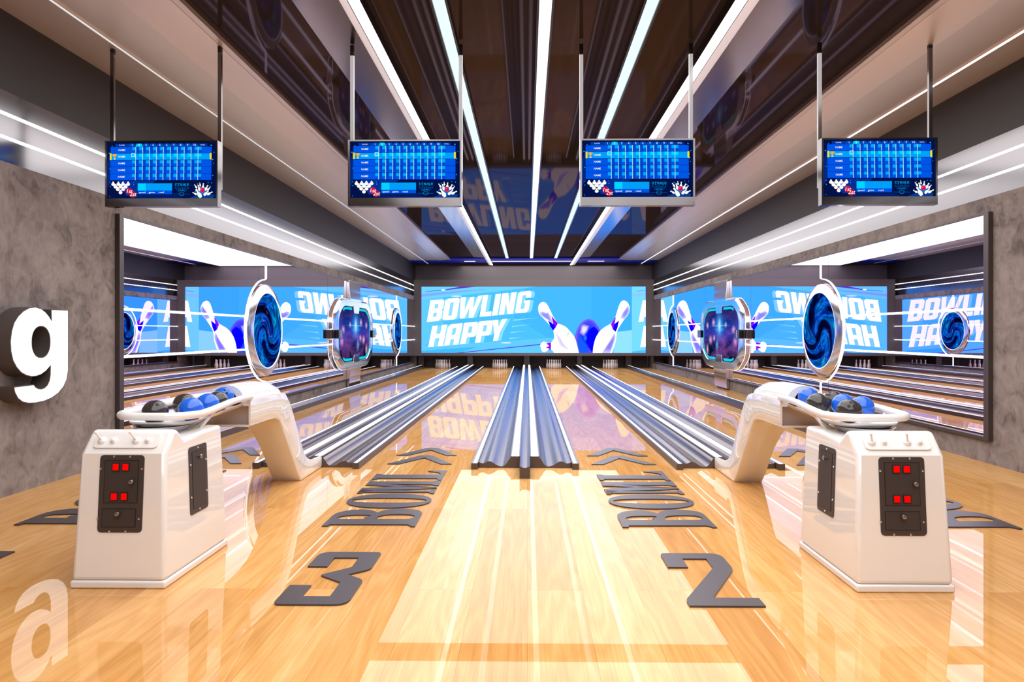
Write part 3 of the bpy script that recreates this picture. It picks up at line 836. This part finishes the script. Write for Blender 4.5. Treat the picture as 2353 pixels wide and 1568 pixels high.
# ------------------------------------------------------------------ round and wide displays hung on the mirrors
def round_display(x, s, y, z, label):
    t = empty('round_display', (x, y, z), label, 'display', 'round chrome framed displays on the mirrors')
    Mx = Matrix(((0, 0, s, 0), (1, 0, 0, 0), (0, s, 0, 0), (0, 0, 0, 1)))     # lathe axis -> out of the wall
    prof = [(.60, .013), (.86, .013), (.890, .022), (.892, .040), (.882, .050), (.742, .098), (.728, .098), (.724, .08), (.724, .013)]
    MB().use(M['chrome_soft']).lathe(prof, 72, Mx, cap=False).build('rim', t, angle=25)
    MB().use(M['led_soft']).lathe([(.716, .084), (.719, .096), (.730, .1005), (.736, .094)], 72, Mx, cap=False).build('light_ring', t)
    MB().use(M['swirl']).lathe([(.0005, .086), (.35, .086), (.718, .086)], 72, Mx, cap=False).build('picture', t, smooth=False)
    MB().use(M['black_metal']).lathe([(.0005, .014), (.60, .014)], 48, Mx, cap=False).build('back_plate', t, smooth=False)
def half_ring(x, s, y, z, near, label):
    k = -1 if near else 1
    R = .985; X = s * .024
    pts = [(X, 0, MZ1 - z), (X, 0, R + .3), (X, 0, R + .02)]
    pts += [(X, k * R * math.sin(a), R * math.cos(a)) for a in [PI * i / 40 for i in range(1, 40)]]
    pts += [(X, 0, -R - .02), (X, 0, -(z - MZ0) + .0)]
    t = MB().use(M['led']).tube(pts, .008, 8).build('neon_line', loc=(x, y, z))
    tag(t, label, 'neon light', 'white neon lines round the displays')
def bar(x, s, y0, y1, z, label):
    tag(MB().use(M['led']).tube([(s * .030, 0, 0), (s * .030, y1 - y0, 0)], .017, 10).build('light_bar', loc=(x, y0, z)), label, 'light bar', 'horizontal white light bars across the mirrors')
def wide_display(x, s, y, z, label):
    t = empty('wide_display', (x, y, z), label, 'display', 'wide chrome framed displays on the mirrors')
    fn = lambda u, v, w: (s * w, u, v)
    def oct_(a, bb, ca, cb, r=.25):
        return roundpoly([(-a + ca, -bb, r), (a - ca, -bb, r), (a, -bb + cb, r), (a, bb - cb, r), (a - ca, bb, r), (-a + ca, bb, r), (-a, bb - cb, r), (-a, -bb + cb, r)], 6)
    scr = oct_(1.83, .783, .50, .29)
    body = oct_(2.13, .935, .64, .37); mid = oct_(2.22, .975, .66, .39)
    def skin(loops, m, nm):
        mb = MB().use(m); n = len(loops[0][0]); v = []; f = []
        for lp, w in loops: v += [fn(p[0], p[1], w) for p in lp]
        for k in range(len(loops) - 1):
            for i in range(n):
                j = (i + 1) % n
                f.append((k * n + i, k * n + j, (k + 1) * n + j, (k + 1) * n + i))
        mb.add(v, f); return mb.build(nm, t, angle=25)
    sm = lambda lp, a, b_: [(p[0] * a, p[1] * b_) for p in lp]
    skin([(mid, .013), (mid, .045), (sm(mid, .992, .985), .047), (sm(mid, .992, .985), .053), (mid, .055), (mid, .088), (body, .125), (scr, .130), (sm(scr, .985, .98), .112)], M['chrome_soft'], 'case')
    for w in (.070,):
        skin([(mid, w - .006), (sm(mid, 1.004, 1.006), w), (mid, w + .006)], M['led'], 'rim_light')
    MB().use(M['galaxy']).flat([sm(scr, .985, .98)], fn, .114).build('picture', t, smooth=False)
    inner = oct_(1.74, .715, .46, .27)                      # cyan outline inside the picture
    pieces = [[]]
    pts = inner[5:] + inner[:6]
    for p, q in zip(pts, pts[1:]):
        steps = max(1, int((Vector(p) - Vector(q)).length / .12))
        for i in range(steps):
            a = Vector(p).lerp(Vector(q), i / steps); c = Vector(p).lerp(Vector(q), (i + 1) / steps)
            if abs((a.x + c.x) / 2) < .42 or (a.x + c.x) / 2 < -1.35:
                if pieces[-1]: pieces.append([])
                continue
            d = (c - a).normalized(); nn = Vector((-d.y, d.x)) * .032
            pieces[-1].append([(a - nn)[:], (c - nn)[:], (c + nn)[:], (a + nn)[:]])
    if len(pieces) > 1 and pieces[-1] and pieces[0] and (Vector(pieces[-1][-1][1]) - Vector(pieces[0][0][0])).length < .1:
        pieces[0] = pieces.pop() + pieces[0]
    for pc in pieces:
        if not pc: continue
        m = MB().use(emat(20, 215, 240, 1.0))
        for qd in pc: m.prism([qd], .114, .118, fn)
        o = m.build('outline_light', t, smooth=False); o['label'] = 'cyan line of light'
    for zz, sg in ((.79, -1), (-.79, 1)):
        MB().use(M['chrome_soft']).prism([[(-.36, zz - .02 * sg), (.36, zz - .02 * sg), (.27, zz + sg * .20), (-.27, zz + sg * .20)]], .112, .140, fn).build('clasp', t, bevel=.008, smooth=False)
    for yy in (-1.95, 1.93):
        m = MB().use(M['black_metal']).prism([rrect(yy - .2, yy + .2, -.115, .115, .04)], .125, .215, fn)
        m.use(M['chrome']).box(*sorted((s * .217, s * .205)), yy - .012, yy + .012, -.1, .1)
        m.build('knob', t, bevel=.012, smooth=False)
    MB().use(M['chrome']).prism([rrect(-2.31, -2.18, -.14, .14, .03)], .013, .09, fn).build('crown', t, bevel=.015, smooth=False)
    for sg, z1 in ((1, 1.52), (-1, -1.53)):
        pr = [(.013, sg * .90), (.12, sg * .90), (.12, sg * 1.0), (.10, sg * 1.2), (.085, z1), (.013, z1)]
        MB().use(M['chrome_soft']).prism([pr], -.62, .62, lambda u, v, w: (s * u, w, v)).build('strap', t, bevel=.01, smooth=False)
for x, s, sd in ((XL, 1, 'left'), (XR, -1, 'right')):
    round_display(x, s, 13.12, 1.648, 'near round chrome framed display with a blue swirl on the %s mirror' % sd)
    round_display(x, s, 26.38, 1.68, 'far round chrome framed display with a blue swirl on the %s mirror' % sd)
    half_ring(x, s, 13.20, 1.648, True, 'white neon line arcing round the near round display on the %s mirror' % sd)
    half_ring(x, s, 26.45, 1.68, False, 'white neon line arcing round the far round display on the %s mirror' % sd)
    wide_display(x, s, 19.75, 1.57, 'wide chrome framed display with a galaxy picture on the %s mirror' % sd)
    for z, pos in ((1.90, 'upper'), (1.30, 'lower')):
        for y0, y1, w in ((MY0, 12.19, 'before the near round display'), (13.94, 17.52, 'between the near round and wide displays'),
                          (21.98, 25.56, 'between the wide and far round displays'), (27.46, MY1, 'beyond the far round display')):
            bar(x, s, y0, y1, z, '%s white light bar %s on the %s mirror' % (pos, w, sd))

# ------------------------------------------------------------------ score monitors
def score_picture():
    k = 1.214 / 2123
    fn = lambda u, v, w: ((u - 1173.5) * k, -w, (671.5 - v) * k)
    b = MB(); lay = [0.0]
    def poly(c, *loops):
        b.use(emat(*c)); lay[0] += .00008
        b.flat(loops, fn, lay[0])
    def rect(c, x0, y0, x1, y1): poly(c, [(x0, y0), (x1, y0), (x1, y1), (x0, y1)])
    def text(c, s, x, y, h, wmax=None, shear=0.0):
        v, f = text_mesh(s); lay[0] += .00008
        hs = h / .70
        w = max(p[0] for p in v) - min(p[0] for p in v)
        ws = hs if wmax is None else wmax / w
        b.use(emat(*c)).add([fn(x + p[0] * ws + shear * p[1] * hs, y - p[1] * hs, lay[0]) for p in v], f)
    def pin(x, y, h, a, c=(255, 255, 255)):
        pr = [(0, .5), (.09, .47), (.11, .38), (.07, .25), (.09, .12), (.19, -.1), (.21, -.25), (.15, -.45), (.10, -.5)]
        pts = [(-u, v) for u, v in pr] + [(u, v) for u, v in reversed(pr)]
        ca, sa = math.cos(a), math.sin(a)
        poly(c, [(x + h * (u * ca - v * sa), y - h * (u * sa + v * ca)) for u, v in pts])
    rect((2, 18, 72), 112, 128, 2235, 1215)
    poly((3, 40, 128), [(112, 520), (180, 300), (180, 900), (112, 1000)])
    poly((4, 48, 150), [(330, 870), (1050, 870), (760, 1120), (480, 1160)])
    poly((3, 30, 105), [(700, 1140), (1400, 1140), (1600, 1215), (560, 1215)])
    poly((6, 60, 140), [(1700, 1215), (1960, 1110), (2200, 1150), (2180, 1215)])
    for sx, sy, r in ((150, 335, 12), (165, 640, 9), (2140, 188, 13), (2170, 465, 12), (2195, 325, 8), (2170, 772, 10), (208, 202, 8), (168, 980, 9), (165, 905, 7), (2185, 536, 7), (160, 1175, 7), (628, 950, 9), (626, 908, 6), (1875, 935, 9), (2080, 910, 8), (2150, 915, 9), (1830, 1085, 9), (2120, 980, 9)):
        poly((60, 170, 250), ellipse(sx, sy, r, r, 10))
    rect((0, 55, 165), 275, 155, 540, 214); rect((0, 50, 150), 1890, 155, 2065, 214)
    xs = [600 + 135.3 * i for i in range(10)]
    for i, x in enumerate(xs):
        poly((0, 200, 240) if i == 1 else (0, 75, 195), roundpoly([(x - 66, 212, 0), (x + 70, 212, 0), (x + 62, 152, 40), (x - 58, 152, 40)]))
        text((255, 255, 255), str(i + 1), x, 184, 36)
    text((230, 240, 255), 'PLAYER', 400, 184, 22, 108); text((230, 240, 255), 'TOTAL', 1978, 182, 22, 88)
    for r, (y0, y1) in enumerate(((218, 338), (347, 468), (478, 600), (608, 735), (742, 865))):
        sel = r == 1
        rect((0, 160, 252) if sel else (0, 86, 232), 180, y0, 2152, y1)
        for i in range(10):
            x = 605 + 135.3 * i
            if not sel: rect((0, 70, 205), 684 + 135.3 * i, y0, 735 + 135.3 * i, y1)
            rect((0, 220, 255) if sel else (0, 170, 250), x, y0, x + 58, y0 + 62)
            rect((190, 240, 236), 666 + 135.3 * i, y0, 677 + 135.3 * i, y1)
        rect((0, 220, 255) if sel else (0, 170, 250), 1897, y0, 1955, y0 + 62)
        text((255, 255, 255), 'NAME', 403, (y0 + y1) / 2, 36, 132)
    for x0, y0, x1, y1 in ((597, 345, 672, 352), (597, 408, 672, 416), (597, 345, 605, 416), (664, 345, 672, 416)):
        rect((225, 255, 255), x0, y0, x1, y1)
    rect((250, 225, 10), 178, 347, 212, 473); rect((250, 225, 10), 2125, 345, 2160, 468)
    poly((240, 180, 40), [(240, 360), (302, 360), (296, 400), (278, 425), (264, 425), (246, 400)])
    poly((225, 160, 30), [(226, 366), (242, 366), (248, 396), (238, 398), (228, 384)]); poly((225, 160, 30), [(316, 366), (300, 366), (294, 396), (304, 398), (314, 384)])
    poly((210, 150, 60), [(264, 425), (278, 425), (286, 440), (256, 440)]); rect((225, 215, 205), 254, 440, 288, 465)
    for x, y in ((245, 935), (345, 935), (437, 935), (537, 935), (290, 985), (390, 985), (490, 985), (337, 1035), (440, 1035), (390, 1095)):
        poly((255, 255, 255), ellipse(x, y + 10, 36, 32, 16)); poly((255, 255, 255), ellipse(x, y - 26, 17, 18, 12)); rect((235, 120, 130), x - 12, y - 12, x + 12, y - 8)
    poly((212, 16, 62), ellipse(560, 1080, 62, 62)); poly((190, 12, 52), ellipse(630, 1140, 66, 62))
    text((255, 255, 255), '1st', 562, 1082, 70, 108, .2); text((255, 255, 255), '2st', 636, 1142, 74, 130, .2)
    rect((0, 160, 250), 727, 930, 1395, 1068); rect((0, 212, 255), 727, 930, 882, 1068); rect((0, 82, 224), 727, 1068, 1395, 1138)
    text((255, 255, 255), 'speed', 812, 1104, 34, 128); text((255, 255, 255), 'game', 1000, 1104, 34, 116); text((255, 255, 255), 'road', 1186, 1104, 34, 98)
    text((0, 170, 225), 'STRIKE', 1585, 958, 44, 275)
    for a in (-.9, -.45, 0, .5, .95):
        pin(1583 + 105 * math.sin(a), 1080 - 60 * math.cos(a), 110, -a, (0, 130, 200)); pin(1583 + 105 * math.sin(a), 1080 - 60 * math.cos(a), 88, -a, (2, 24, 84))
    poly((0, 130, 200), ellipse(1580, 1135, 50, 40)); poly((2, 24, 84), ellipse(1580, 1135, 42, 33)); rect((0, 110, 180), 1425, 1136, 1738, 1141)
    poly((20, 110, 200), ellipse(1985, 1075, 90, 75))
    for x, y, h, a in ((1855, 990, 90, .6), (1920, 1020, 125, .3), (1940, 955, 75, .15), (2000, 985, 110, -.1), (2065, 1020, 120, -.5), (2112, 1035, 85, -.75), (1835, 1128, 95, 1.1), (1910, 1125, 190, .55), (2060, 1120, 130, -.75), (2130, 1125, 120, -1.1)):
        pin(x, y, h, a)
    poly((220, 20, 70), ellipse(1988, 1060, 46, 46)); poly((250, 90, 120), ellipse(1976, 1046, 14, 14))
    return b
mon0 = None
for x, lab in ((-4.05, 'leftmost hanging score monitor, against the left ceiling cove'), (-1.349, 'second hanging score monitor from the left'),
               (1.209, 'third hanging score monitor from the left'), (3.843, 'rightmost hanging score monitor, against the right ceiling cove')):
    if mon0 is None:
        t = mon0 = empty('score_monitor', (x, 7.5, 3.365), lab, 'monitor', 'hanging score monitors')
        m = MB().use(M['monitor'])
        w, z0, z1 = .628, -.365, .366
        a0, a1, c0, c1 = -.609, .609, -.275, .349
        m.box(-w, w, .012, .09, z0, z1)
        for q in ((-w, w, z0, c0), (-w, w, c1, z1), (-w, a0, c0, c1), (a1, w, c0, c1)): m.box(q[0], q[1], 0, .012, q[2], q[3])
        m.build('case', t, smooth=False)
        p = score_picture().build('picture', t, smooth=False); p.location = (0, .0095, .037)
        for xx in (-.607, .607):
            r = MB().use(M['rod']).box(xx - .02, xx + .02, .092, .125, -.16, 1.38).build('hanging_rod', t, smooth=False)
            MB().use(M['rod_black']).box(xx - .0205, xx + .0205, .0915, .1255, 1.38, 1.45).build('end_cap', r, smooth=False)
    else:
        t = copy_tree(mon0); t.location = (x, 7.5, 3.365); t['label'] = lab

# ------------------------------------------------------------------ ball returns
def ball_return(x, s, label):
    """s = +1: the leg and the spare width lie as on the left machine, -1: mirrored"""
    t = empty('ball_return', (x, 4.22, 0), label, 'ball return', 'white ball return machines')
    W = M['white']
    # console shell: side profile (y, z), tapered upwards
    prof = [(.014, .046), (.070, .835), (.180, .972), (.235, .968), (.315, .892), (.600, .912), (.865, .914), (.908, .046)]
    m = MB().use(W); v = []; n = len(prof)
    for sg in (-1, 1):
        for y, z in prof: v.append((sg * (.298 - .028 * z / .9), y, z))
    f = [list(range(n)), [i + n for i in reversed(range(n))]] + [[i, i + n, (i + 1) % n + n, (i + 1) % n] for i in range(n)]
    m.add(v, f)
    sh = m.build('console_shell', t, bevel=.046, seg=6, angle=30)
    MB().use(W).box(-.3005, .3005, .009, .913, 0, .048).build('console_base', t, bevel=.012, seg=3)
    # sloping control strip with levers and buttons
    A = Vector((0, .085, .854)); B_ = Vector((0, .165, .953))
    d = (B_ - A).normalized(); nrm = Vector((0, -d.z, d.y))
    F = Matrix(((1, 0, 0, 0), (0, d.y, nrm.y, (A.y + B_.y) / 2), (0, d.z, nrm.z, (A.z + B_.z) / 2), (0, 0, 0, 1)))
    MB().use(W).prism([rrect(-.205, .205, -.052, .052, .03)], .002, .011, lambda u, vv, w: F @ Vector((u, vv, w))).build('control_strip', t, bevel=.003, seg=2)
    for xx in (-.16, .062):
        T = F @ Matrix.Translation((xx, 0, .01))
        m = MB().use(W).lathe([(.026, 0), (.026, .006), (.018, .014), (.012, .018)], 20, T)
        m.tube([T @ Vector((0, 0, .012)), T @ Vector((-.012, .012, .045)), T @ Vector((-.02, .02, .062))], [.007, .006, .006], 10)
        m.sphere(T @ Vector((-.021, .021, .066)), .0095, 12, 8)
        m.build('joystick', t)
    for xx in (-.085, .137):
        T = F @ Matrix.Translation((xx, 0, .01))
        MB().use(W).lathe([(.022, 0), (.022, .006), (.014, .010), (.014, .018), (.010, .021)], 20, T).build('push_button', t)
    # front panel on the leaning face
    fa, fb = Vector((0, .014, .046)), Vector((0, .070, .835))
    d = (fb - fa).normalized(); nrm = Vector((0, -d.z, d.y))
    c = fa.lerp(fb, .685)
    F2 = Matrix(((1, 0, 0, 0), (0, d.y, nrm.y, c.y), (0, d.z, nrm.z, c.z), (0, 0, 0, 1)))
    k = .000724
    def pl(p, ref=(437, 660)): return ((p[0] - ref[0]) * k, -(p[1] - ref[1]) * k)
    fn = lambda u, vv, w: F2 @ Vector((u, vv, w))
    fp = MB().use(M['plate']).prism([rrect(-.141, .141, -.241, .241, .028)], -.002, .005, fn).build('front_panel', t, bevel=.0015, seg=2, smooth=False)
    for nm, x0, y0, x1, y1 in (('door', 285, 372, 586, 743), ('drawer', 277, 786, 578, 950)):
        (a0, b1), (a1, b0) = pl((x0, y0)), pl((x1, y1))
        MB().use(M['groove']).prism([[(a0, b0), (a1, b0), (a1, b1), (a0, b1)]], .004, .0056, fn).use(M['door']).prism([[(a0 + .005, b0 + .005), (a1 - .005, b0 + .005), (a1 - .005, b1 - .005), (a0 + .005, b1 - .005)]], .004, .0072, fn).build(nm, fp, smooth=False)
    for p in ((388, 430), (474, 430), (383, 684), (470, 684)):
        u, vv = pl(p)
        m = MB().use(M['groove']).prism([[(u - .0235, vv - .026), (u + .0235, vv - .026), (u + .0235, vv + .026), (u - .0235, vv + .026)]], .007, .012, fn)
        m.use(M['red']).prism([[(u - .018, vv - .020), (u + .018, vv - .020), (u + .018, vv + .020), (u - .018, vv + .020)]], .010, .0135, fn)
        o = m.build('red_button', fp, smooth=False); o['label'] = 'glowing red square button'
    for p in ((538, 555), (427, 830)):
        u, vv = pl(p)
        MB().use(M['knob']).lathe([(.010, 0), (.010, .008), (.015, .010), (.016, .022), (.012, .028), (.004, .030)], 18, F2 @ Matrix.Translation((u, vv, .006))).build('knob', fp)
    for p in ((365, 341), (507, 341), (253, 446), (614, 446), (242, 876), (604, 877), (350, 982), (492, 982)):
        u, vv = pl(p)
        MB().use(M['screw']).lathe([(.007, 0), (.006, .003), (.002, .0045)], 10, F2 @ Matrix.Translation((u, vv, .005))).build('screw', fp)
    # side panels
    for sg in (-1, 1):
        tl = math.atan(.028 / .9)
        F3 = Matrix(((0, 0, sg, 0), (1, 0, 0, 0), (0, 1, 0, 0), (0, 0, 0, 1)))
        F3 = Matrix.Translation((sg * (.298 - .028 * .594 / .9), .483, .594)) @ Matrix.Rotation(-sg * tl, 4, 'Y') @ F3
        fs = lambda u, vv, w: F3 @ Vector((u, vv, w))
        sp = MB().use(M['plate']).prism([rrect(-.127, .127, -.229, .229, .024)], -.004, .006, fs).build('side_panel', t, bevel=.0015, seg=2, smooth=False)
        MB().use(M['groove']).prism([[(-.092, -.195), (.092, -.195), (.092, .195), (-.092, .195)]], .005, .0066, fs).use(M['door']).prism([[(-.088, -.191), (.088, -.191), (.088, .191), (-.088, .191)]], .005, .0082, fs).build('door', sp, smooth=False)
        MB().use(M['knob']).lathe([(.009, 0), (.009, .008), (.014, .010), (.015, .020), (.004, .028)], 16, F3 @ Matrix.Translation((0, .15, .007))).build('knob', sp)
        for p in ((0, .212), (0, -.212), (-.11, .11), (.11, .11), (-.11, -.11), (.11, -.11)):
            MB().use(M['screw']).lathe([(.007, 0), (.006, .003), (.002, .0045)], 10, F3 @ Matrix.Translation((p[0], p[1], .006))).build('screw', sp)
    # rack ring
    R = lambda px, py, pz: (s * px, py, pz)
    xa, xb, yn = -.289, .262, .385
    path = [R(.108, 1.80, 1.034), R(.135, 1.55, 1.042), R(.19, 1.2, 1.046), R(.235, .90, 1.040), R(.255, .72, 1.034)]
    cr = .2
    for i in range(0, 9):
        a = PI / 2 * i / 8; path.append(R(xb - cr + cr * math.cos(a), yn + cr - cr * math.sin(a), 1.030))
    for i in range(0, 9):
        a = PI / 2 * i / 8; path.append(R(xa + cr - cr * math.sin(a), yn + cr - cr * math.cos(a), 1.030))
    path += [R(xa, .75, 1.036), R(xa, .95, 1.043), R(xa, 1.45, 1.050), R(xa, 1.80, 1.045)]
    MB().use(W).tube(path, .027, 16).build('rack_ring', t)
    # tray under the balls: shallow trough with a raised lip
    ins = .05
    outl = [(.055, 1.77), (.135, 1.2), (xb - ins, .70)]
    for i in range(1, 9):
        a = PI / 2 * i / 8; outl.append((xb - cr + (cr - ins) * math.cos(a), yn + cr - (cr - ins) * math.sin(a)))
    for i in range(0, 9):
        a = PI / 2 * i / 8; outl.append((xa + cr - (cr - ins) * math.sin(a), yn + cr - (cr - ins) * math.cos(a)))
    outl += [(xa + ins, 1.2), (xa + ins, 1.77)]
    outl = [(s * p[0], p[1]) for p in outl]
    mid = [(s * (-.014) + (p[0] - s * (-.014)) * .80, p[1] + (.035 if p[1] < 1.0 else 0)) for p in outl]
    n = len(outl)
    v = [(p[0], p[1], .985) for p in outl] + [(p[0], p[1], .958) for p in mid] + [(p[0], p[1], .950) for p in mid] + [(p[0] , p[1], .974) for p in outl]
    f = []
    for a, c_ in ((0, 1), (2, 3), (3, 0)):
        for i in range(n):
            j = (i + 1) % n; f.append((a * n + i, a * n + j, c_ * n + j, c_ * n + i))
    f.append([n + i for i in range(n)]); f.append([2 * n + i for i in reversed(range(n))])
    MB().use(W).add(v, f).build('ball_tray', t, angle=30)
    MB().use(M['clear']).lathe([(.17, .872), (.15, .885), (.15, .905), (.20, .95)], 32, Matrix.Translation((s * -.03, .60, 0)), cap=False).build('pedestal', t, angle=30)
    for (px, py) in ((xb, .78), (xa, .78)):
        MB().use(W).tube([R(px, py + .02, 1.036), R(px * .80, py - .04, .95), R(px * .66, py - .08, .895)], .011, 10).build('strut', t)
    MB().use(W).tube([R(.19, .80, .958), R(.14, .72, .91), R(.10, .66, .895)], .012, 10).build('strut', t)
    # hood, arm, leg and shoe: lofted sections; (top y,z) (bottom y,z) left x, right x, dome height
    Y0 = 1.79
    S = [((1.79, 1.022), (1.79, .770), -.322, .117, .118), ((2.28, 1.022), (2.23, .772), -.322, .117, .118), ((2.52, 1.015), (2.38, .768), -.315, .118, .114),
         ((2.67, .985), (2.49, .735), -.290, .118, .10), ((2.80, .885), (2.56, .670), -.25, .118, .075), ((2.90, .760), (2.64, .570), -.215, .118, .05),
         ((3.00, .620), (2.76, .430), -.193, .118, .03), ((3.11, .475), (2.90, .265), -.193, .118, .015), ((3.19, .360), (3.02, .115), -.193, .118, 0.0),
         ((3.26, .270), (3.137, 0.0), -.193, .118, -.02), ((3.37, .205), (3.30, 0.0), -.193, .118, -.04), ((3.52, .160), (3.48, 0.0), -.190, .119, -.045), ((3.86, .142), (3.86, 0.0), -.186, .120, -.045)]
    m = MB().use(W); v = []; cnt = None
    def section(sec):
        (ty, tz), (by, bz), xl, xr, dome = sec
        T = Vector((0, ty, tz)); B2 = Vector((0, by, bz)); up = (T - B2).normalized()
        h = (T - B2).length; r = .022
        mid_x = -.10 if xl < -.2 else (xl + xr) / 2
        wd = .153
        pts = []
        for a in (PI, 1.25 * PI, 1.5 * PI): pts.append((xl + r + r * math.cos(a), r + r * math.sin(a)))
        for a in (1.5 * PI, 1.75 * PI, 2 * PI): pts.append((xr - r + r * math.cos(a), r + r * math.sin(a)))
        for a in (0, .25 * PI, .5 * PI): pts.append((xr - r + r * math.cos(a), h - r + r * math.sin(a)))
        for i in range(17):
            q = math.cos(PI * i / 16)
            xx = mid_x + wd * q
            xx = max(xl + r, min(xr - r, xx))
            pts.append((xx, h + dome * math.sqrt(max(0, 1 - q * q))))
        for a in (.5 * PI, .75 * PI, PI): pts.append((xl + r + r * math.cos(a), h - r + r * math.sin(a)))
        return [(s * p[0], (B2 + up * p[1]).y, (B2 + up * p[1]).z) for p in pts]
    rings = [section(q) for q in S]
    cnt = len(rings[0])
    for r_ in rings: v += r_
    f = []
    for k2 in range(len(rings) - 1):
        for i in range(cnt):
            j = (i + 1) % cnt
            f.append((k2 * cnt + i, k2 * cnt + j, (k2 + 1) * cnt + j, (k2 + 1) * cnt + i))
    f.append([(len(rings) - 1) * cnt + i for i in range(cnt)])
    m.add(v, f)
    m.build('hood_arm', t, angle=40)
    # front rim of the hood with the ball mouth and the open box below
    o2 = [(p[0], p[2]) for p in rings[0]]
    mouth = [(s * (-.10 + .102 * math.cos(a)), .975 + .125 * math.sin(a)) for a in [PI * i / 20 for i in range(21)]]
    boxh = [(s * -.305, .788), (s * .100, .788), (s * .100, .955), (s * -.305, .955)]
    fr = lambda u, vv, w: (u, w, vv)
    MB().use(W).prism([o2, mouth, boxh], Y0 - .012, Y0 - .0005, fr).build('hood_rim', t, angle=30)
    m = MB().use(M['inner'])
    m.prism([boxh], Y0 + .0, Y0 + .06, fr, caps=(False, True)); m.prism([mouth], Y0 + .0, Y0 + .5, fr, caps=(False, True))
    m.build('lining', t, smooth=False)
    return t
ball_return(-2.561, 1, 'white ball return with red buttons standing on the left approach')
ball_return(2.329, -1, 'white ball return with red buttons standing on the right approach')

# ------------------------------------------------------------------ balls
def ball(x, y, z, blue, label, direction):
    r = .086
    t = empty('bowling_ball', (x, y, z), label, 'bowling ball', 'balls in the %s ball return' % ('left' if x < 0 else 'right'))
    MB().use(M['ball_blue'] if blue else M['ball_black']).sphere((0, 0, 0), r, 40, 24).build('shell', t)
    d = Vector(direction).normalized()
    q = d.to_track_quat('Z', 'Y').to_matrix().to_4x4()
    for a, b_ in ((0.0, -.26), (.2, .12), (-.2, .12)):
        T = q @ Matrix.Rotation(a, 4, 'Y') @ Matrix.Rotation(b_, 4, 'X')
        MB().use(M['hole']).lathe([(.0118, r - .006), (.0118, r + .0006), (.0001, r + .0004)], 16, T, cap=False).build('finger_hole', t)
BZ = 1.046
for x, y, bl, lab, d in (
    (-2.600, 4.735, 0, 'black ball alone at the near end of the left rack', (.25, -.55, .75)),
    (-2.655, 5.255, 0, 'black ball behind the front blue ball in the left rack', (-.3, .8, -.2)),
    (-2.432, 4.905, 1, 'blue ball nearest the front rail of the left rack', (-.2, .7, -.6)),
    (-2.478, 5.262, 1, 'blue ball second from the hood of the left rack', (0, .9, -.3)),
    (-2.492, 5.452, 0, 'dark grey ball beside the hood of the left rack', (0, .9, -.3)),
    (-2.640, 5.900, 1, 'blue ball in the mouth of the left hood', (.45, -.75, .55)),
    (2.412, 5.890, 1, 'blue ball in the mouth of the right hood', (.55, -.3, .35)),
    (2.262, 5.350, 0, 'dark grey ball next to the hood along the right rack', (0, .9, -.3)),
    (2.470, 5.540, 0, 'black ball furthest back in the right rack', (-.55, -.2, .7)),
    (2.434, 5.292, 1, 'blue ball in the middle of the right rack', (0, .9, -.3)),
    (2.280, 4.866, 0, 'dark ball with finger holes facing out at the front of the right rack', (-.2, -.8, .62)),
    (2.482, 5.098, 1, 'blue ball nearest the outer end of the right rack', (.3, .9, -.3))):
    ball(x, y, BZ, bl, lab, d)

# ------------------------------------------------------------------ world, camera, render settings
w = bpy.data.worlds.new('World'); sc.world = w; w.use_nodes = True
w.node_tree.nodes['Background'].inputs['Color'].default_value = (.02, .02, .022, 1)
w.node_tree.nodes['Background'].inputs['Strength'].default_value = 1.0
cam = bpy.data.cameras.new('camera'); cam.sensor_width = 36.0; cam.lens = 1569 / 2353 * 36
cam.shift_x = -13.1 / 2353; cam.shift_y = -18.5 / 2353
cam.clip_end = 200; cam.clip_start = .05
co = bpy.data.objects.new('camera', cam); col.objects.link(co)
co.location = (0, 0, 1.6); co.rotation_euler = (PI / 2, 0, math.radians(.8))
sc.camera = co
sc.view_settings.view_transform = 'Standard'
sc.view_settings.look = 'None'
sc.view_settings.gamma = 1.0
sc.view_settings.use_curve_mapping = False
sc.view_settings.exposure = 0.0
sc.cycles.use_denoising = True
sc.cycles.max_bounces = 10
sc.cycles.diffuse_bounces = 4
sc.cycles.glossy_bounces = 6
sc.cycles.caustics_reflective = False
sc.cycles.caustics_refractive = False
sc.cycles.sample_clamp_indirect = 6.0
